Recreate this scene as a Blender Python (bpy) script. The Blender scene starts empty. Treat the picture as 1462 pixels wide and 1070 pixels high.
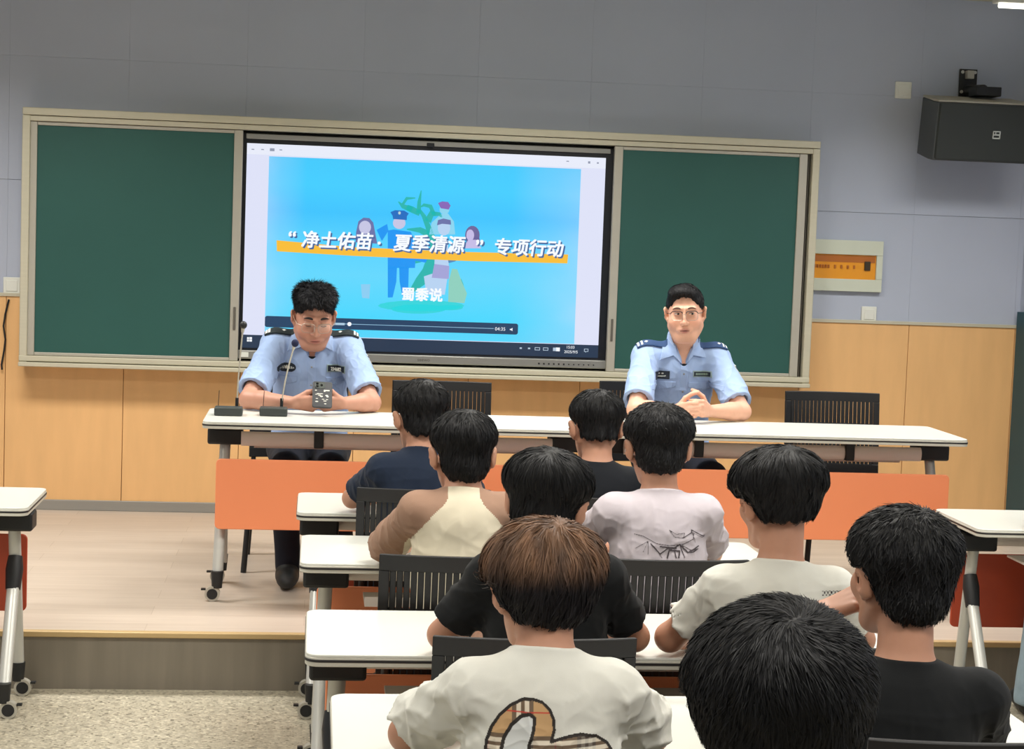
import bpy, math, random
import numpy as np
from mathutils import Vector, Matrix
random.seed(4); RNG = np.random.default_rng(7)
SC = bpy.context.scene
COL = SC.collection
R = math.radians
PLAT = .22          # height of the podium

# ---------------------------------------------------------------- camera
cam_d = bpy.data.cameras.new('camera'); cam = bpy.data.objects.new('camera', cam_d); COL.objects.link(cam)
FPX, YAW, PITCH, ROLL = 2549.1, .1124, .0786, .0369
cam_d.sensor_fit = 'HORIZONTAL'; cam_d.sensor_width = 36; cam_d.lens = 36 * FPX / 1462
cam_d.clip_start = .05; cam_d.clip_end = 60
fw = Vector((math.sin(YAW) * math.cos(PITCH), math.cos(YAW) * math.cos(PITCH), -math.sin(PITCH)))
rt = Vector((math.cos(YAW), -math.sin(YAW), 0)); up = rt.cross(fw)
c_, s_ = math.cos(ROLL), math.sin(ROLL)
rt2 = rt * c_ + up * s_; up2 = up * c_ - rt * s_
cam.matrix_world = Matrix(((rt2.x, up2.x, -fw.x, 0), (rt2.y, up2.y, -fw.y, -9.61), (rt2.z, up2.z, -fw.z, 1.769), (0, 0, 0, 1)))
SC.camera = cam
# ---------------------------------------------------------------- world, exposure, lamps
w = bpy.data.worlds.new('world'); SC.world = w; w.use_nodes = True
w.node_tree.nodes['Background'].inputs[0].default_value = (.75, .8, .9, 1)
w.node_tree.nodes['Background'].inputs[1].default_value = .3
vs = SC.view_settings
vs.view_transform = 'Standard'; vs.look = 'None'; vs.gamma = 1; vs.use_curve_mapping = False; vs.exposure = 0.0
LAMPS = [(-1.6, -1.9, 52), (1.0, -1.9, 50), (3.3, -1.9, 38), (-1.6, -4.8, 46), (1.0, -4.8, 46), (3.3, -4.8, 40), (-1.6, -7.8, 36), (1.0, -7.8, 36), (3.3, -7.8, 36)]
for i, (x, y, e) in enumerate(LAMPS):
    d = bpy.data.lights.new('ceiling_lamp_light', 'AREA'); d.shape = 'RECTANGLE'; d.size = 1.2; d.size_y = .5
    d.energy = e; d.color = (1, .965, .91); d.spread = R(150 if y < -3 else 146)
    o = bpy.data.objects.new('ceiling_lamp_light', d); o.location = (x, y, 3.055); COL.objects.link(o)

# ---------------------------------------------------------------- helpers
def lin(r, g=None, b=None):
    if g is None: r, g, b = r
    f = lambda v: (v / 255 / 12.92) if v / 255 <= .04045 else ((v / 255 + .055) / 1.055) ** 2.4
    return (f(r), f(g), f(b), 1)

MATS = {}
def mat(name, col, rough=.5, metal=0, spec=.5, noise=0, nscale=40, bump=0, bscale=200, emit=0, coat=0, sss=0, stretch=(1, 1, 1), attr=None, trans=0, sheen=0):
    if name in MATS: return MATS[name]
    m = bpy.data.materials.new(name); m.use_nodes = True
    nt = m.node_tree; N = nt.nodes; L = nt.links; p = N['Principled BSDF']
    c = lin(col)
    p.inputs['Base Color'].default_value = c; p.inputs['Roughness'].default_value = rough
    p.inputs['Metallic'].default_value = metal; p.inputs['Specular IOR Level'].default_value = spec
    if coat: p.inputs['Coat Weight'].default_value = coat; p.inputs['Coat Roughness'].default_value = .15
    if sheen: p.inputs['Sheen Weight'].default_value = sheen
    if trans: p.inputs['Transmission Weight'].default_value = trans
    if sss:
        p.inputs['Subsurface Weight'].default_value = sss; p.inputs['Subsurface Radius'].default_value = (.012, .005, .003); p.inputs['Subsurface Scale'].default_value = 1.0
    tc = N.new('ShaderNodeTexCoord'); mp = N.new('ShaderNodeMapping'); mp.inputs['Scale'].default_value = stretch
    L.new(tc.outputs['Object'], mp.inputs['Vector'])
    base = None
    if attr:
        a = N.new('ShaderNodeAttribute'); a.attribute_name = attr; base = a.outputs['Color']
        L.new(base, p.inputs['Base Color'])
    if noise:
        nz = N.new('ShaderNodeTexNoise'); nz.inputs['Scale'].default_value = nscale; nz.inputs['Detail'].default_value = 5
        L.new(mp.outputs[0], nz.inputs['Vector'])
        mr = N.new('ShaderNodeMapRange'); mr.inputs['From Min'].default_value = .3; mr.inputs['From Max'].default_value = .7
        mr.inputs['To Min'].default_value = 1 - noise; mr.inputs['To Max'].default_value = 1 + noise
        L.new(nz.outputs['Fac'], mr.inputs['Value'])
        mx = N.new('ShaderNodeVectorMath'); mx.operation = 'SCALE'; L.new(mr.outputs[0], mx.inputs['Scale'])
        if base: L.new(base, mx.inputs[0])
        else: mx.inputs[0].default_value = c[:3]
        L.new(mx.outputs[0], p.inputs['Base Color'])
    if bump:
        nb = N.new('ShaderNodeTexNoise'); nb.inputs['Scale'].default_value = bscale; nb.inputs['Detail'].default_value = 4
        L.new(mp.outputs[0], nb.inputs['Vector'])
        bp = N.new('ShaderNodeBump'); bp.inputs['Strength'].default_value = bump; bp.inputs['Distance'].default_value = .002
        L.new(nb.outputs['Fac'], bp.inputs['Height']); L.new(bp.outputs[0], p.inputs['Normal'])
    if emit:
        p.inputs['Emission Color'].default_value = c; p.inputs['Emission Strength'].default_value = emit
        p.inputs['Base Color'].default_value = (0.01, .01, .01, 1)
        if attr: L.new(base, p.inputs['Emission Color']); 
        if attr:
            for l in list(p.inputs['Base Color'].links): L.remove(l)
    MATS[name] = m
    return m

def tag(o, label=None, cat=None, group=None, kind=None):
    if label: o['label'] = label
    if cat: o['category'] = cat
    if group: o['group'] = group
    if kind: o['kind'] = kind
    return o
def empty(name, loc=(0, 0, 0), rz=0, label=None, cat=None, group=None):
    o = bpy.data.objects.new(name, None); COL.objects.link(o); o.location = loc; o.rotation_euler = (0, 0, rz)
    o.empty_display_size = .1
    return tag(o, label, cat, group)
def link_mesh(name, me, parent=None):
    o = bpy.data.objects.new(name, me); COL.objects.link(o)
    if parent: o.parent = parent
    return o
def copy_tree(o, parent=None):
    c = o.copy(); COL.objects.link(c)
    if parent: c.parent = parent
    for ch in list(o.children): copy_tree(ch, c)
    return c

class MB:
    def __init__(s): s.v = []; s.f = []; s.m = []; s.n = 0; s.cur = 0
    def add(s, V, F):
        V = [tuple(map(float, q)) for q in V]
        for f in F: s.f.append(tuple(i + s.n for i in f)); s.m.append(s.cur)
        s.v += V; s.n += len(V); return s
    def box(s, x0, x1, y0, y1, z0, z1):
        V = [(x, y, z) for z in (z0, z1) for y in (y0, y1) for x in (x0, x1)]
        return s.add(V, [(0, 2, 3, 1), (4, 5, 7, 6), (0, 1, 5, 4), (2, 6, 7, 3), (0, 4, 6, 2), (1, 3, 7, 5)])
    def tube(s, pts, r, n=12, cap=True, sx=1, sy=1, ref=None):
        pts = [Vector(p) for p in pts]; rs = r if isinstance(r, (list, tuple)) else [r] * len(pts)
        rings = []; u = None
        for i, p in enumerate(pts):
            t = (pts[min(i + 1, len(pts) - 1)] - pts[max(i - 1, 0)]).normalized()
            if u is None:
                u = Vector(ref) if ref else (Vector((1, 0, 0)) if abs(t.x) < .8 else Vector((0, 1, 0)))
            u = (u - t * u.dot(t)).normalized(); v = t.cross(u)
            rings.append([p + u * math.cos(a) * rs[i] * sx + v * math.sin(a) * rs[i] * sy for a in [2 * math.pi * k / n for k in range(n)]])
        V = [q for ring in rings for q in ring]; F = []
        for i in range(len(pts) - 1):
            for k in range(n):
                a = i * n + k; b = i * n + (k + 1) % n
                F.append((a, b, b + n, a + n))
        if cap: F.append(tuple(reversed(range(n)))); F.append(tuple((len(pts) - 1) * n + k for k in range(n)))
        return s.add(V, F)
    def prism(s, poly, o, eu, ev, d0, d1):
        """polygon in the plane (o, eu, ev), extruded along eu x ev from d0 to d1"""
        o, eu, ev = Vector(o), Vector(eu), Vector(ev); w = eu.cross(ev)
        n = len(poly)
        V = [o + eu * a + ev * b + w * d0 for a, b in poly] + [o + eu * a + ev * b + w * d1 for a, b in poly]
        F = [tuple(reversed(range(n))), tuple(range(n, 2 * n))] + [(i, (i + 1) % n, (i + 1) % n + n, i + n) for i in range(n)]
        return s.add(V, F)
    def ell(s, c, r, nu=16, nv=10, rot=None):
        V = []; F = []
        for j in range(1, nv):
            th = math.pi * j / nv
            for i in range(nu):
                ph = 2 * math.pi * i / nu
                V.append(Vector((r[0] * math.sin(th) * math.cos(ph), r[1] * math.sin(th) * math.sin(ph), r[2] * math.cos(th))))
        V.append(Vector((0, 0, r[2]))); V.append(Vector((0, 0, -r[2])))
        for j in range(nv - 2):
            for i in range(nu):
                a = j * nu + i; b = j * nu + (i + 1) % nu
                F.append((a, a + nu, b + nu, b))
        T = len(V) - 2; B = T + 1
        for i in range(nu):
            F.append((T, i, (i + 1) % nu)); k = (nv - 2) * nu
            F.append((B, k + (i + 1) % nu, k + i))
        if rot is not None: V = [rot @ q for q in V]
        return s.add([q + Vector(c) for q in V], F)
    def build(s, name, mats, parent=None, smooth=35, bevel=0, loc=None, seg=2):
        me = bpy.data.meshes.new(name); me.from_pydata(s.v, [], s.f)
        if not isinstance(mats, (list, tuple)): mats = [mats]
        for m in mats: me.materials.append(m)
        me.polygons.foreach_set('material_index', s.m)
        if smooth:
            me.polygons.foreach_set('use_smooth', [True] * len(me.polygons)); me.set_sharp_from_angle(angle=R(smooth))
        me.update()
        o = link_mesh(name, me, parent)
        if loc: o.location = loc
        if bevel:
            b = o.modifiers.new('bevel', 'BEVEL'); b.width = bevel; b.segments = seg; b.limit_method = 'ANGLE'; b.angle_limit = R(40)
        return o
def rrect(x0, x1, y0, y1, r, n=5):
    P = []
    for cx, cy, a0 in ((x1 - r, y1 - r, 0), (x0 + r, y1 - r, 90), (x0 + r, y0 + r, 180), (x1 - r, y0 + r, 270)):
        for k in range(n + 1):
            a = R(a0 + 90 * k / n); P.append((cx + r * math.cos(a), cy + r * math.sin(a)))
    return P
def struct(o): return tag(o, kind='structure')

def text_mesh(name, body, size, m, parent, loc, rot=(math.pi / 2, 0, 0), extrude=.0006, offset=0, shear=0, space=1, align='CENTER', sx=1, bold=0):
    cu = bpy.data.curves.new(name, 'FONT'); cu.body = body; cu.size = size; cu.extrude = extrude; cu.offset = offset
    cu.shear = shear; cu.space_character = space; cu.align_x = align; cu.align_y = 'CENTER'; cu.resolution_u = 3
    t = bpy.data.objects.new(name, cu); COL.objects.link(t)
    dg = bpy.context.evaluated_depsgraph_get(); dg.update()
    me = bpy.data.meshes.new_from_object(t.evaluated_get(dg))
    bpy.data.objects.remove(t); bpy.data.curves.remove(cu)
    me.materials.clear(); me.materials.append(m)
    if bold:
        n = len(me.vertices); co = np.empty(n * 3, np.float32); me.vertices.foreach_get('co', co); co = co.reshape(-1, 3)
        fs = [tuple(p.vertices) for p in me.polygons]; V = []; F = []
        for j, (a, b_) in enumerate(((-1, -1), (1, -1), (-1, 1), (1, 1), (0, 0))):
            V.append(co + np.array((a * bold, b_ * bold, j * 4e-5), np.float32)); F += [tuple(i + j * n for i in f) for f in fs]
        me = bpy.data.meshes.new(name); me.from_pydata(np.concatenate(V).tolist(), [], F); me.materials.append(m)
    o = link_mesh(name, me, parent); o.location = loc; o.rotation_euler = rot; o.scale = (sx, 1, 1)
    return o

# ---------------------------------------------------------------- materials
m_wall = mat('wall_panel_grey_lilac', (178, 186, 204), .62, noise=.03, nscale=1.5, bump=.05, bscale=300)
m_seam = mat('dark_seam', (150, 154, 170), .8)
m_wood = mat('orange_wood_laminate', (232, 184, 126), .5, noise=.045, nscale=7, stretch=(2, 2, .35), bump=.03)
m_woodseam = mat('wood_seam', (150, 104, 60), .7)
m_alu = mat('champagne_aluminium', (200, 195, 174), .42, metal=.12, noise=.03, nscale=6, stretch=(.3, 1, 12))
m_alu2 = mat('grey_aluminium', (184, 180, 168), .4, metal=.25)
m_alud = mat('channel_dark_grey', (96, 92, 84), .6)  # plain dark grey for the back channel, pulls and brand lettering
m_board = mat('green_chalkboard', (43, 88, 82), .5, noise=.05, nscale=2.2, bump=.05, bscale=500, spec=.35)
m_white = mat('white_plastic', (226, 228, 220), .45)
m_black = mat('black_plastic', (26, 27, 29), .5)
m_blackm = mat('black_mesh_plastic', (11, 11, 14), .55, bump=.15, bscale=400)
m_silver = mat('silver_powder_coat', (196, 196, 190), .35, metal=.25)
m_beam = mat('grey_beam_metal', (236, 226, 218), .4)
m_top = mat('white_laminate_top', (226, 227, 219), .28, noise=.012, nscale=3, coat=.15)
m_edge = mat('pale_edge_band', (206, 204, 192), .4)
m_edgeb = mat('dark_edge_line', (42, 40, 42), .5)
m_orange = mat('orange_panel', (255, 156, 108), .45, noise=.02, nscale=2)
m_red = mat('rust_red_panel', (182, 72, 42), .45, noise=.03, nscale=2)
m_teal = mat('dark_teal_panel', (34, 76, 88), .6, noise=.04, nscale=3)
m_nose = mat('step_nosing', (200, 172, 124), .4, metal=.2)
m_base = mat('grey_skirting', (150, 148, 142), .4, metal=.2, noise=.03, nscale=8, stretch=(.3, 1, 8))
m_ceil = mat('ceiling_white', (214, 212, 186), .8)

def plank_mat(name, c1, c2, axis, pw=.16, grain=(1.2, 16, 1)):
    m = bpy.data.materials.new(name); m.use_nodes = True; nt = m.node_tree; N = nt.nodes; L = nt.links; p = N['Principled BSDF']
    tc = N.new('ShaderNodeTexCoord'); mp = N.new('ShaderNodeMapping'); L.new(tc.outputs['Object'], mp.inputs[0]); mp.inputs['Scale'].default_value = grain
    nz = N.new('ShaderNodeTexNoise'); nz.inputs['Scale'].default_value = 2.2; nz.inputs['Detail'].default_value = 6; L.new(mp.outputs[0], nz.inputs['Vector'])
    mx = N.new('ShaderNodeMix'); mx.data_type = 'RGBA'; L.new(nz.outputs['Fac'], mx.inputs[0])
    mx.inputs[6].default_value = lin(c1); mx.inputs[7].default_value = lin(c2)
    if axis:
        br = N.new('ShaderNodeTexBrick'); L.new(tc.outputs['Object'], br.inputs['Vector']); br.inputs['Scale'].default_value = 1
        br.inputs['Brick Width'].default_value = 1.2; br.inputs['Row Height'].default_value = pw; br.inputs['Mortar Size'].default_value = .0012
        br.inputs['Color1'].default_value = (1.02, 1.02, 1.02, 1); br.inputs['Color2'].default_value = (.93, .925, .92, 1); br.inputs['Mortar'].default_value = (.75, .72, .7, 1)
        ml = N.new('ShaderNodeMix'); ml.data_type = 'RGBA'; ml.blend_type = 'MULTIPLY'; ml.inputs[0].default_value = 1
        L.new(mx.outputs[2], ml.inputs[6]); L.new(br.outputs['Color'], ml.inputs[7]); L.new(ml.outputs[2], p.inputs['Base Color'])
    else: L.new(mx.outputs[2], p.inputs['Base Color'])
    p.inputs['Roughness'].default_value = .42
    return m
m_deck = plank_mat('podium_pale_planks', (184, 170, 156), (210, 197, 183), True)
m_riser = plank_mat('riser_grey_brown', (112, 105, 93), (140, 132, 118), False, grain=(9, 1, .7))
m_terr = bpy.data.materials.new('terrazzo_floor'); m_terr.use_nodes = True
_n = m_terr.node_tree.nodes; _l = m_terr.node_tree.links; _p = _n['Principled BSDF']
_tc = _n.new('ShaderNodeTexCoord'); _v = _n.new('ShaderNodeTexVoronoi'); _v.inputs['Scale'].default_value = 105; _v.inputs['Randomness'].default_value = 1
_l.new(_tc.outputs['Object'], _v.inputs['Vector'])
_s = _n.new('ShaderNodeSeparateColor'); _l.new(_v.outputs['Color'], _s.inputs[0])
_r = _n.new('ShaderNodeValToRGB'); _l.new(_s.outputs[0], _r.inputs[0])
_e = _r.color_ramp.elements; _e[0].color = lin(122, 116, 100); _e[1].position = 1; _e[1].color = lin(206, 198, 176)
for pos, c in ((.10, (158, 151, 133)), (.34, (174, 167, 148)), (.85, (186, 178, 158))):
    k = _r.color_ramp.elements.new(pos); k.color = lin(c)
_nz = _n.new('ShaderNodeTexNoise'); _nz.inputs['Scale'].default_value = 30; _l.new(_tc.outputs['Object'], _nz.inputs['Vector'])
_mx = _n.new('ShaderNodeMix'); _mx.data_type = 'RGBA'; _mx.blend_type = 'OVERLAY'; _mx.inputs[0].default_value = .35
_l.new(_r.outputs[0], _mx.inputs[6]); _l.new(_nz.outputs['Fac'], _mx.inputs[7]); _l.new(_mx.outputs[2], _p.inputs['Base Color'])
_p.inputs['Roughness'].default_value = .45

# ---------------------------------------------------------------- room shell
XL, XR, YB, ZC = -3.6, 3.93, -11.0, 3.14
struct(MB().box(XL - .1, XR + .1, YB - .1, .2, -.1, 0).build('floor', m_terr))
struct(MB().box(XL - .1, XR + .1, YB - .1, .2, ZC, ZC + .1).build('ceiling', m_ceil))
b = MB(); b.box(XL, XR, .012, .15, 0, ZC); b.cur = 1
PW = .611; x = -1.6 - 4 * PW
zs = [1.362, 1.957, 2.6, ZC]
while x < XR:
    x0, x1 = max(x, XL) + .0002, min(x + PW, XR) - .0002
    for k in range(3): b.box(x0, x1, 0, .02, zs[k] + .0003, zs[k + 1] - (.0014 if k == 0 else .0003))
    x += PW
struct(b.build('wall_front', [m_seam, m_wall], bevel=.0004, seg=1))
b = MB(); b.box(XL, XR - .002, -.004, .012, PLAT, 1.35); b.cur = 1
x = -1.598 - 4 * PW
while x < XR:
    x0, x1 = max(x, XL) + .0015, min(x + PW, XR) - .0015
    b.box(x0, x1, -.014, .0, PLAT + .04, 1.348); x += PW
struct(b.build('wall_front_wainscot', [m_woodseam, m_wood], bevel=.001, seg=1))
struct(MB().box(XL, XR, -.022, .005, 1.346, 1.364).build('trim_1', m_alu, bevel=.002))
struct(MB().box(XL, XR, -.024, 0, PLAT, PLAT + .055).build('baseboard_front', m_base, bevel=.003))
b = MB(); b.box(XL - .1, XL, YB, .15, 0, ZC); struct(b.build('wall_left', m_wall))
b = MB(); b.box(XR, XR + .1, YB, .15, 0, ZC); struct(b.build('wall_right', m_wall))
struct(MB().box(XR - .03, XR, -3.4, -.03, PLAT, 1.44).build('wall_right_panelling', m_teal, bevel=.003))
struct(MB().box(XL - .1, XR + .1, YB - .1, YB, 0, ZC).build('wall_back', m_wall))
YE = -2.88
b = MB(); b.box(XL, XR, YE + .012, .0, 0, PLAT - .004); 
struct(b.build('podium_riser', m_riser))
struct(MB().box(XL, XR, YE + .03, 0, PLAT - .004, PLAT).build('podium_floor', m_deck))
struct(MB().box(XL, XR, YE, YE + .034, PLAT - .02, PLAT + .002).build('trim_2', m_nose, bevel=.004))

# ceiling lamps (outside the frame apart from a sliver)
m_lens = mat('lamp_lens', (255, 250, 235), .4, emit=3.0)
def batten(x0, x1, y, z, label):
    t = empty('ceiling_light', ((x0 + x1) / 2, y, z), 0, label, 'light')
    h = (x1 - x0) / 2
    MB().box(-h, h, -.05, .05, 0, ZC - z).build('housing', m_white, t, bevel=.004)
    MB().tube([(-h + .02, 0, -.012), (h - .02, 0, -.012)], .014, 12).build('tube', m_lens, t)
batten(3.55, 3.9, -.35, 3.085, 'white batten lamp on the ceiling above the black loudspeaker')

# ---------------------------------------------------------------- sliding chalkboard with display
bd = empty('sliding_chalkboard', (.594, 0, .993), 0, 'wide green sliding chalkboard in a champagne aluminium frame on the front wall', 'chalkboard')
W2 = 2.101; H = 1.333
def L_(x): return x - .594
b = MB()
b.box(-W2, W2, -.16, -.002, H - .038, H); b.box(-W2 + .004, W2 - .004, -.155, -.002, H - .068, H - .041)
b.box(-W2, -W2 + .04, -.16, -.002, 0, H - .04); b.box(W2 - .04, W2, -.16, -.002, 0, H - .04)
b.box(-W2, W2, -.165, -.002, .026, .055); b.box(-W2, W2, -.185, -.002, 0, .022)
b.box(-W2 + .002, W2 - .002, -.15, -.002, .02, .03)
b.build('frame', m_alu, bd, bevel=.004)
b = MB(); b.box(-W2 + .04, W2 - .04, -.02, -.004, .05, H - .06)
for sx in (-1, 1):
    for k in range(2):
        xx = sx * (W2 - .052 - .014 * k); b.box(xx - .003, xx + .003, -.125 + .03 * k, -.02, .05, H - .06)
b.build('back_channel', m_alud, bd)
def slider(x0, x1, parent, name, y=-.135):
    g = MB().box(x0 + .02, x1 - .02, y + .003, y + .02, .058 + .012, H - .075 - .005).build(name, m_board, parent)
    f = MB()
    z0, z1 = .056, H - .070
    f.box(x0, x0 + .045, y - .008, y + .028, z0, z1); f.box(x1 - .045, x1, y - .008, y + .028, z0, z1)
    f.box(x0 + .045, x1 - .045, y - .006, y + .026, z0, z0 + .017); f.box(x0 + .045, x1 - .045, y - .006, y + .026, z1 - .018, z1)
    f.build('panel_frame', m_alu2, g, bevel=.003)
    hx = x1 - .022 if name == 'chalkboard_panel' and x0 < 0 else x0 + .022
    MB().box(hx - .006, hx + .006, y - .014, y - .006, .22, .34).build('pull', m_alud, g, bevel=.002)
    return g
slider(L_(-1.478), L_(-.386), bd, 'chalkboard_panel')
slider(L_(1.577), L_(2.632), bd, 'chalkboard_panel')
# display: a thing of its own inside the board's frame
DX, DY, DZ = .594, -.10, 1.06
dp = empty('interactive_display', (DX, DY, DZ), 0, 'large black framed display between the green boards showing a blue video title', 'display')
m_bez = mat('black_bezel', (24, 27, 34), .35); m_sil = mat('display_silver_bar', (158, 158, 154), .35, metal=.5)
b = MB(); b.box(-.985, .985, 0, .07, .02, 1.185)
b.build('bezel', m_bez, dp, bevel=.004)
b = MB(); b.box(-.965, .965, -.012, .0, 1.155, 1.182); b.build('top_bar', m_sil, dp, bevel=.003)
b = MB(); b.box(-.985, .985, -.02, .005, .0, .046); b.build('bottom_bar', m_sil, dp, bevel=.005)
b = MB(); b.box(.0 - .02, .02, -.02, .0, 1.15, 1.172); c = b.build('camera_module', m_bez, dp, bevel=.003)
b = MB(); b.box(-.97, -.925, -.024, -.019, .01, .036); b.build('usb_cover', m_white, dp)
text_mesh('brand_text', 'seewo', .026, m_alud, dp, (.0, -.0205, .022))
for k in range(12):
    r_ = .004 if k < 6 else .003
    MB().box(.62 + .027 * k - r_, .62 + .027 * k + r_, -.0225, -.019, .020 - r_, .020 + r_).build('control_key', m_bez, dp)
# screen picture, all flat artwork on the glass (screen metres: X, Z world -> local)
def P(x, z): return (x - DX, z - DZ)
def em(name, c, e=1.0): return mat('screen_' + name, c, .3, emit=e)
def flat(name, polys, m, layer, parent):
    b = MB()
    for p in polys: b.prism([P(*q) for q in p], (0, -.0008 - .0009 * layer, 0), (1, 0, 0), (0, 0, 1), 0, .0007)
    return b.build(name, m, parent, smooth=0)
SX0, SX1, SZ0, SZ1 = -.366, 1.536, 1.118, 2.192
def gradient_mat(name, x0, x1, z0, z1):
    m = bpy.data.materials.new(name); m.use_nodes = True; nt = m.node_tree; N = nt.nodes; L = nt.links; p = N['Principled BSDF']
    tc = N.new('ShaderNodeTexCoord'); sp = N.new('ShaderNodeSeparateXYZ'); L.new(tc.outputs['Generated'], sp.inputs[0])
    r = N.new('ShaderNodeValToRGB'); L.new(sp.outputs['Z'], r.inputs[0])
    e = r.color_ramp.elements; e[0].color = lin(84, 212, 250); e[1].color = lin(60, 200, 250); e[1].position = 1
    for pos, c in ((.12, (70, 214, 252)), (.35, (96, 214, 252)), (.55, (80, 208, 254)), (.7, (56, 194, 252)), (.85, (62, 204, 255))):
        k = e.new(pos); k.color = lin(c)
    gx = N.new('ShaderNodeValToRGB'); L.new(sp.outputs['X'], gx.inputs[0])
    g = gx.color_ramp.elements; g[0].color = (.5, .5, .5, 1); g[1].color = (.45, .45, .45, 1); g[0].position = 0; g[1].position = 1
    for pos, c in ((.04, .25), (.12, 0), (.78, 0), (.93, .28)):
        k = g.new(pos); k.color = (c, c, c, 1)
    nz = N.new('ShaderNodeTexNoise'); nz.inputs['Scale'].default_value = 3.2; L.new(tc.outputs['Generated'], nz.inputs['Vector'])
    mm = N.new('ShaderNodeMath'); mm.operation = 'MULTIPLY'; L.new(gx.outputs[0], mm.inputs[0]); L.new(nz.outputs['Fac'], mm.inputs[1])
    m2 = N.new('ShaderNodeMix'); m2.data_type = 'RGBA'; L.new(mm.outputs[0], m2.inputs[0]); L.new(r.outputs[0], m2.inputs[6]); m2.inputs[7].default_value = lin(222, 226, 255)
    L.new(m2.outputs[2], p.inputs['Emission Color']); p.inputs['Emission Strength'].default_value = 1
    p.inputs['Base Color'].default_value = (.01, .01, .01, 1); p.inputs['Roughness'].default_value = .3
    return m
q = lambda x0, x1, z0, z1: [(x0, z0), (x1, z0), (x1, z1), (x0, z1)]
scr = flat('screen', [q(SX0, SX1, SZ0, SZ1)], em('page', (226, 230, 252), .95), 0, dp)
flat('window_bar', [q(SX0, SX1, 2.135, SZ1)], em('bar', (236, 240, 254), .95), 1, scr)
flat('video_picture', [q(-.25, 1.404, 1.19, 2.128)], gradient_mat('screen_video_blue', -.25, 1.404, 1.19, 2.128), 1, scr)
em_navy = em('navy', (34, 54, 80), .9)
flat('taskbar', [q(SX0, SX1, SZ0, 1.187)], em_navy, 1, scr)
def oval(cx, cz, rx, rz, n=20, a0=0, a1=360): return [(cx + rx * math.cos(R(a0 + (a1 - a0) * k / n)), cz + rz * math.sin(R(a0 + (a1 - a0) * k / n))) for k in range(n if a1 - a0 == 360 else n + 1)]
def z7(x, y): return (.177 + .742 * x / 1070 + .022 * y / 1070 + .005 * x * y / 1070 ** 2, 2.011 + .029 * x / 1070 - .740 * y / 1070 - .006 * x * y / 1070 ** 2)
def poly7(*pts): return [z7(*p) for p in pts]
def oval7(cx, cy, rx, ry, n=18):
    return [z7(cx + rx * math.cos(-2 * math.pi * k / n), cy + ry * math.sin(-2 * math.pi * k / n)) for k in range(n)]
def stroke(pts, ws):
    """closed outline of a tapering stroke through pts (z7 units)"""
    Lf, Rt = [], []
    for i, (x, y) in enumerate(pts):
        a = pts[max(i - 1, 0)]; c = pts[min(i + 1, len(pts) - 1)]; dx, dy = c[0] - a[0], c[1] - a[1]; l = math.hypot(dx, dy) or 1
        nx, ny = -dy / l * ws[i], dx / l * ws[i]; Lf.append((x + nx, y + ny)); Rt.append((x - nx, y - ny))
    quads = []
    for i in range(len(pts) - 1): quads.append([z7(*Lf[i]), z7(*Lf[i + 1]), z7(*Rt[i + 1]), z7(*Rt[i])])
    return quads
flat('grass', [oval7(540, 945, 330, 42), oval7(520, 970, 210, 36), oval7(760, 960, 100, 20)], em('grass', (48, 216, 224), .95), 2, scr)
green = em('vine', (34, 184, 178), .95)
flat('vine', stroke([(440, 860), (530, 760), (600, 690), (630, 580), (640, 480), (600, 360), (560, 260), (525, 210)], [8, 40, 56, 46, 30, 22, 16, 10])
     + stroke([(520, 240), (525, 150), (540, 65)], [18, 14, 3]) + stroke([(530, 240), (470, 210), (400, 185), (365, 150)], [20, 24, 16, 3])
     + stroke([(400, 170), (430, 125), (495, 122)], [10, 12, 4]) + stroke([(590, 300), (620, 240), (680, 245), (700, 270)], [26, 24, 14, 4])
     + stroke([(640, 250), (610, 185), (560, 175), (535, 190)], [14, 16, 12, 4]) + stroke([(600, 400), (530, 365), (430, 360)], [26, 22, 4])
     + stroke([(430, 190), (470, 210)], [18, 24]) + stroke([(560, 590), (500, 600), (470, 570)], [16, 22, 6]) + stroke([(840, 740), (850, 780), (865, 800)], [6, 12, 3]),
     green, 3, scr)
skin_e = em('skin', (206, 206, 238), .9); hair_e = em('hair', (110, 118, 176), .9); pale_e = em('pale', (150, 226, 250), .95)
pf = flat('cartoon_officer', [poly7((285, 370), (330, 362), (460, 380), (480, 420), (478, 560), (590, 575), (575, 615), (495, 600), (492, 655), (285, 655)),
     poly7((285, 650), (355, 650), (350, 760), (322, 880), (285, 882)), poly7((372, 650), (445, 650), (440, 840), (395, 870), (375, 760)), poly7((280, 320), (290, 372), (240, 450), (200, 365))], em('uniform', (12, 152, 248), .95), 4, scr)
flat('officer_face', [oval7(372, 312, 48, 46)], skin_e, 5, pf)
flat('officer_cap', [poly7((305, 230), (340, 215), (410, 218), (445, 240), (430, 262), (430, 290), (325, 282), (322, 258))], em('cap', (26, 112, 200), .9), 6, pf)
flat('officer_badge', [oval7(374, 236, 10, 12)], em('badge', (190, 214, 214), .95), 7, pf)
g1 = flat('cartoon_girl', [poly7((40, 460), (45, 380), (62, 300), (100, 272), (145, 275), (175, 310), (190, 390), (205, 470))], hair_e, 4, scr)
flat('girl_face', [oval7(112, 345, 46, 50), poly7((70, 400), (160, 400), (165, 470), (60, 470))], skin_e, 5, g1)
g2 = flat('cartoon_boy', [poly7((668, 160), (700, 148), (745, 152), (765, 180), (750, 210), (690, 200))], em('boyhair', (140, 104, 190), .9), 4, scr)
flat('boy_face', [oval7(718, 210, 38, 36), poly7((690, 245), (745, 240), (790, 300), (800, 400), (600, 400), (620, 310))], em('boyskin', (140, 216, 244), .95), 3, g2)
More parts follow.
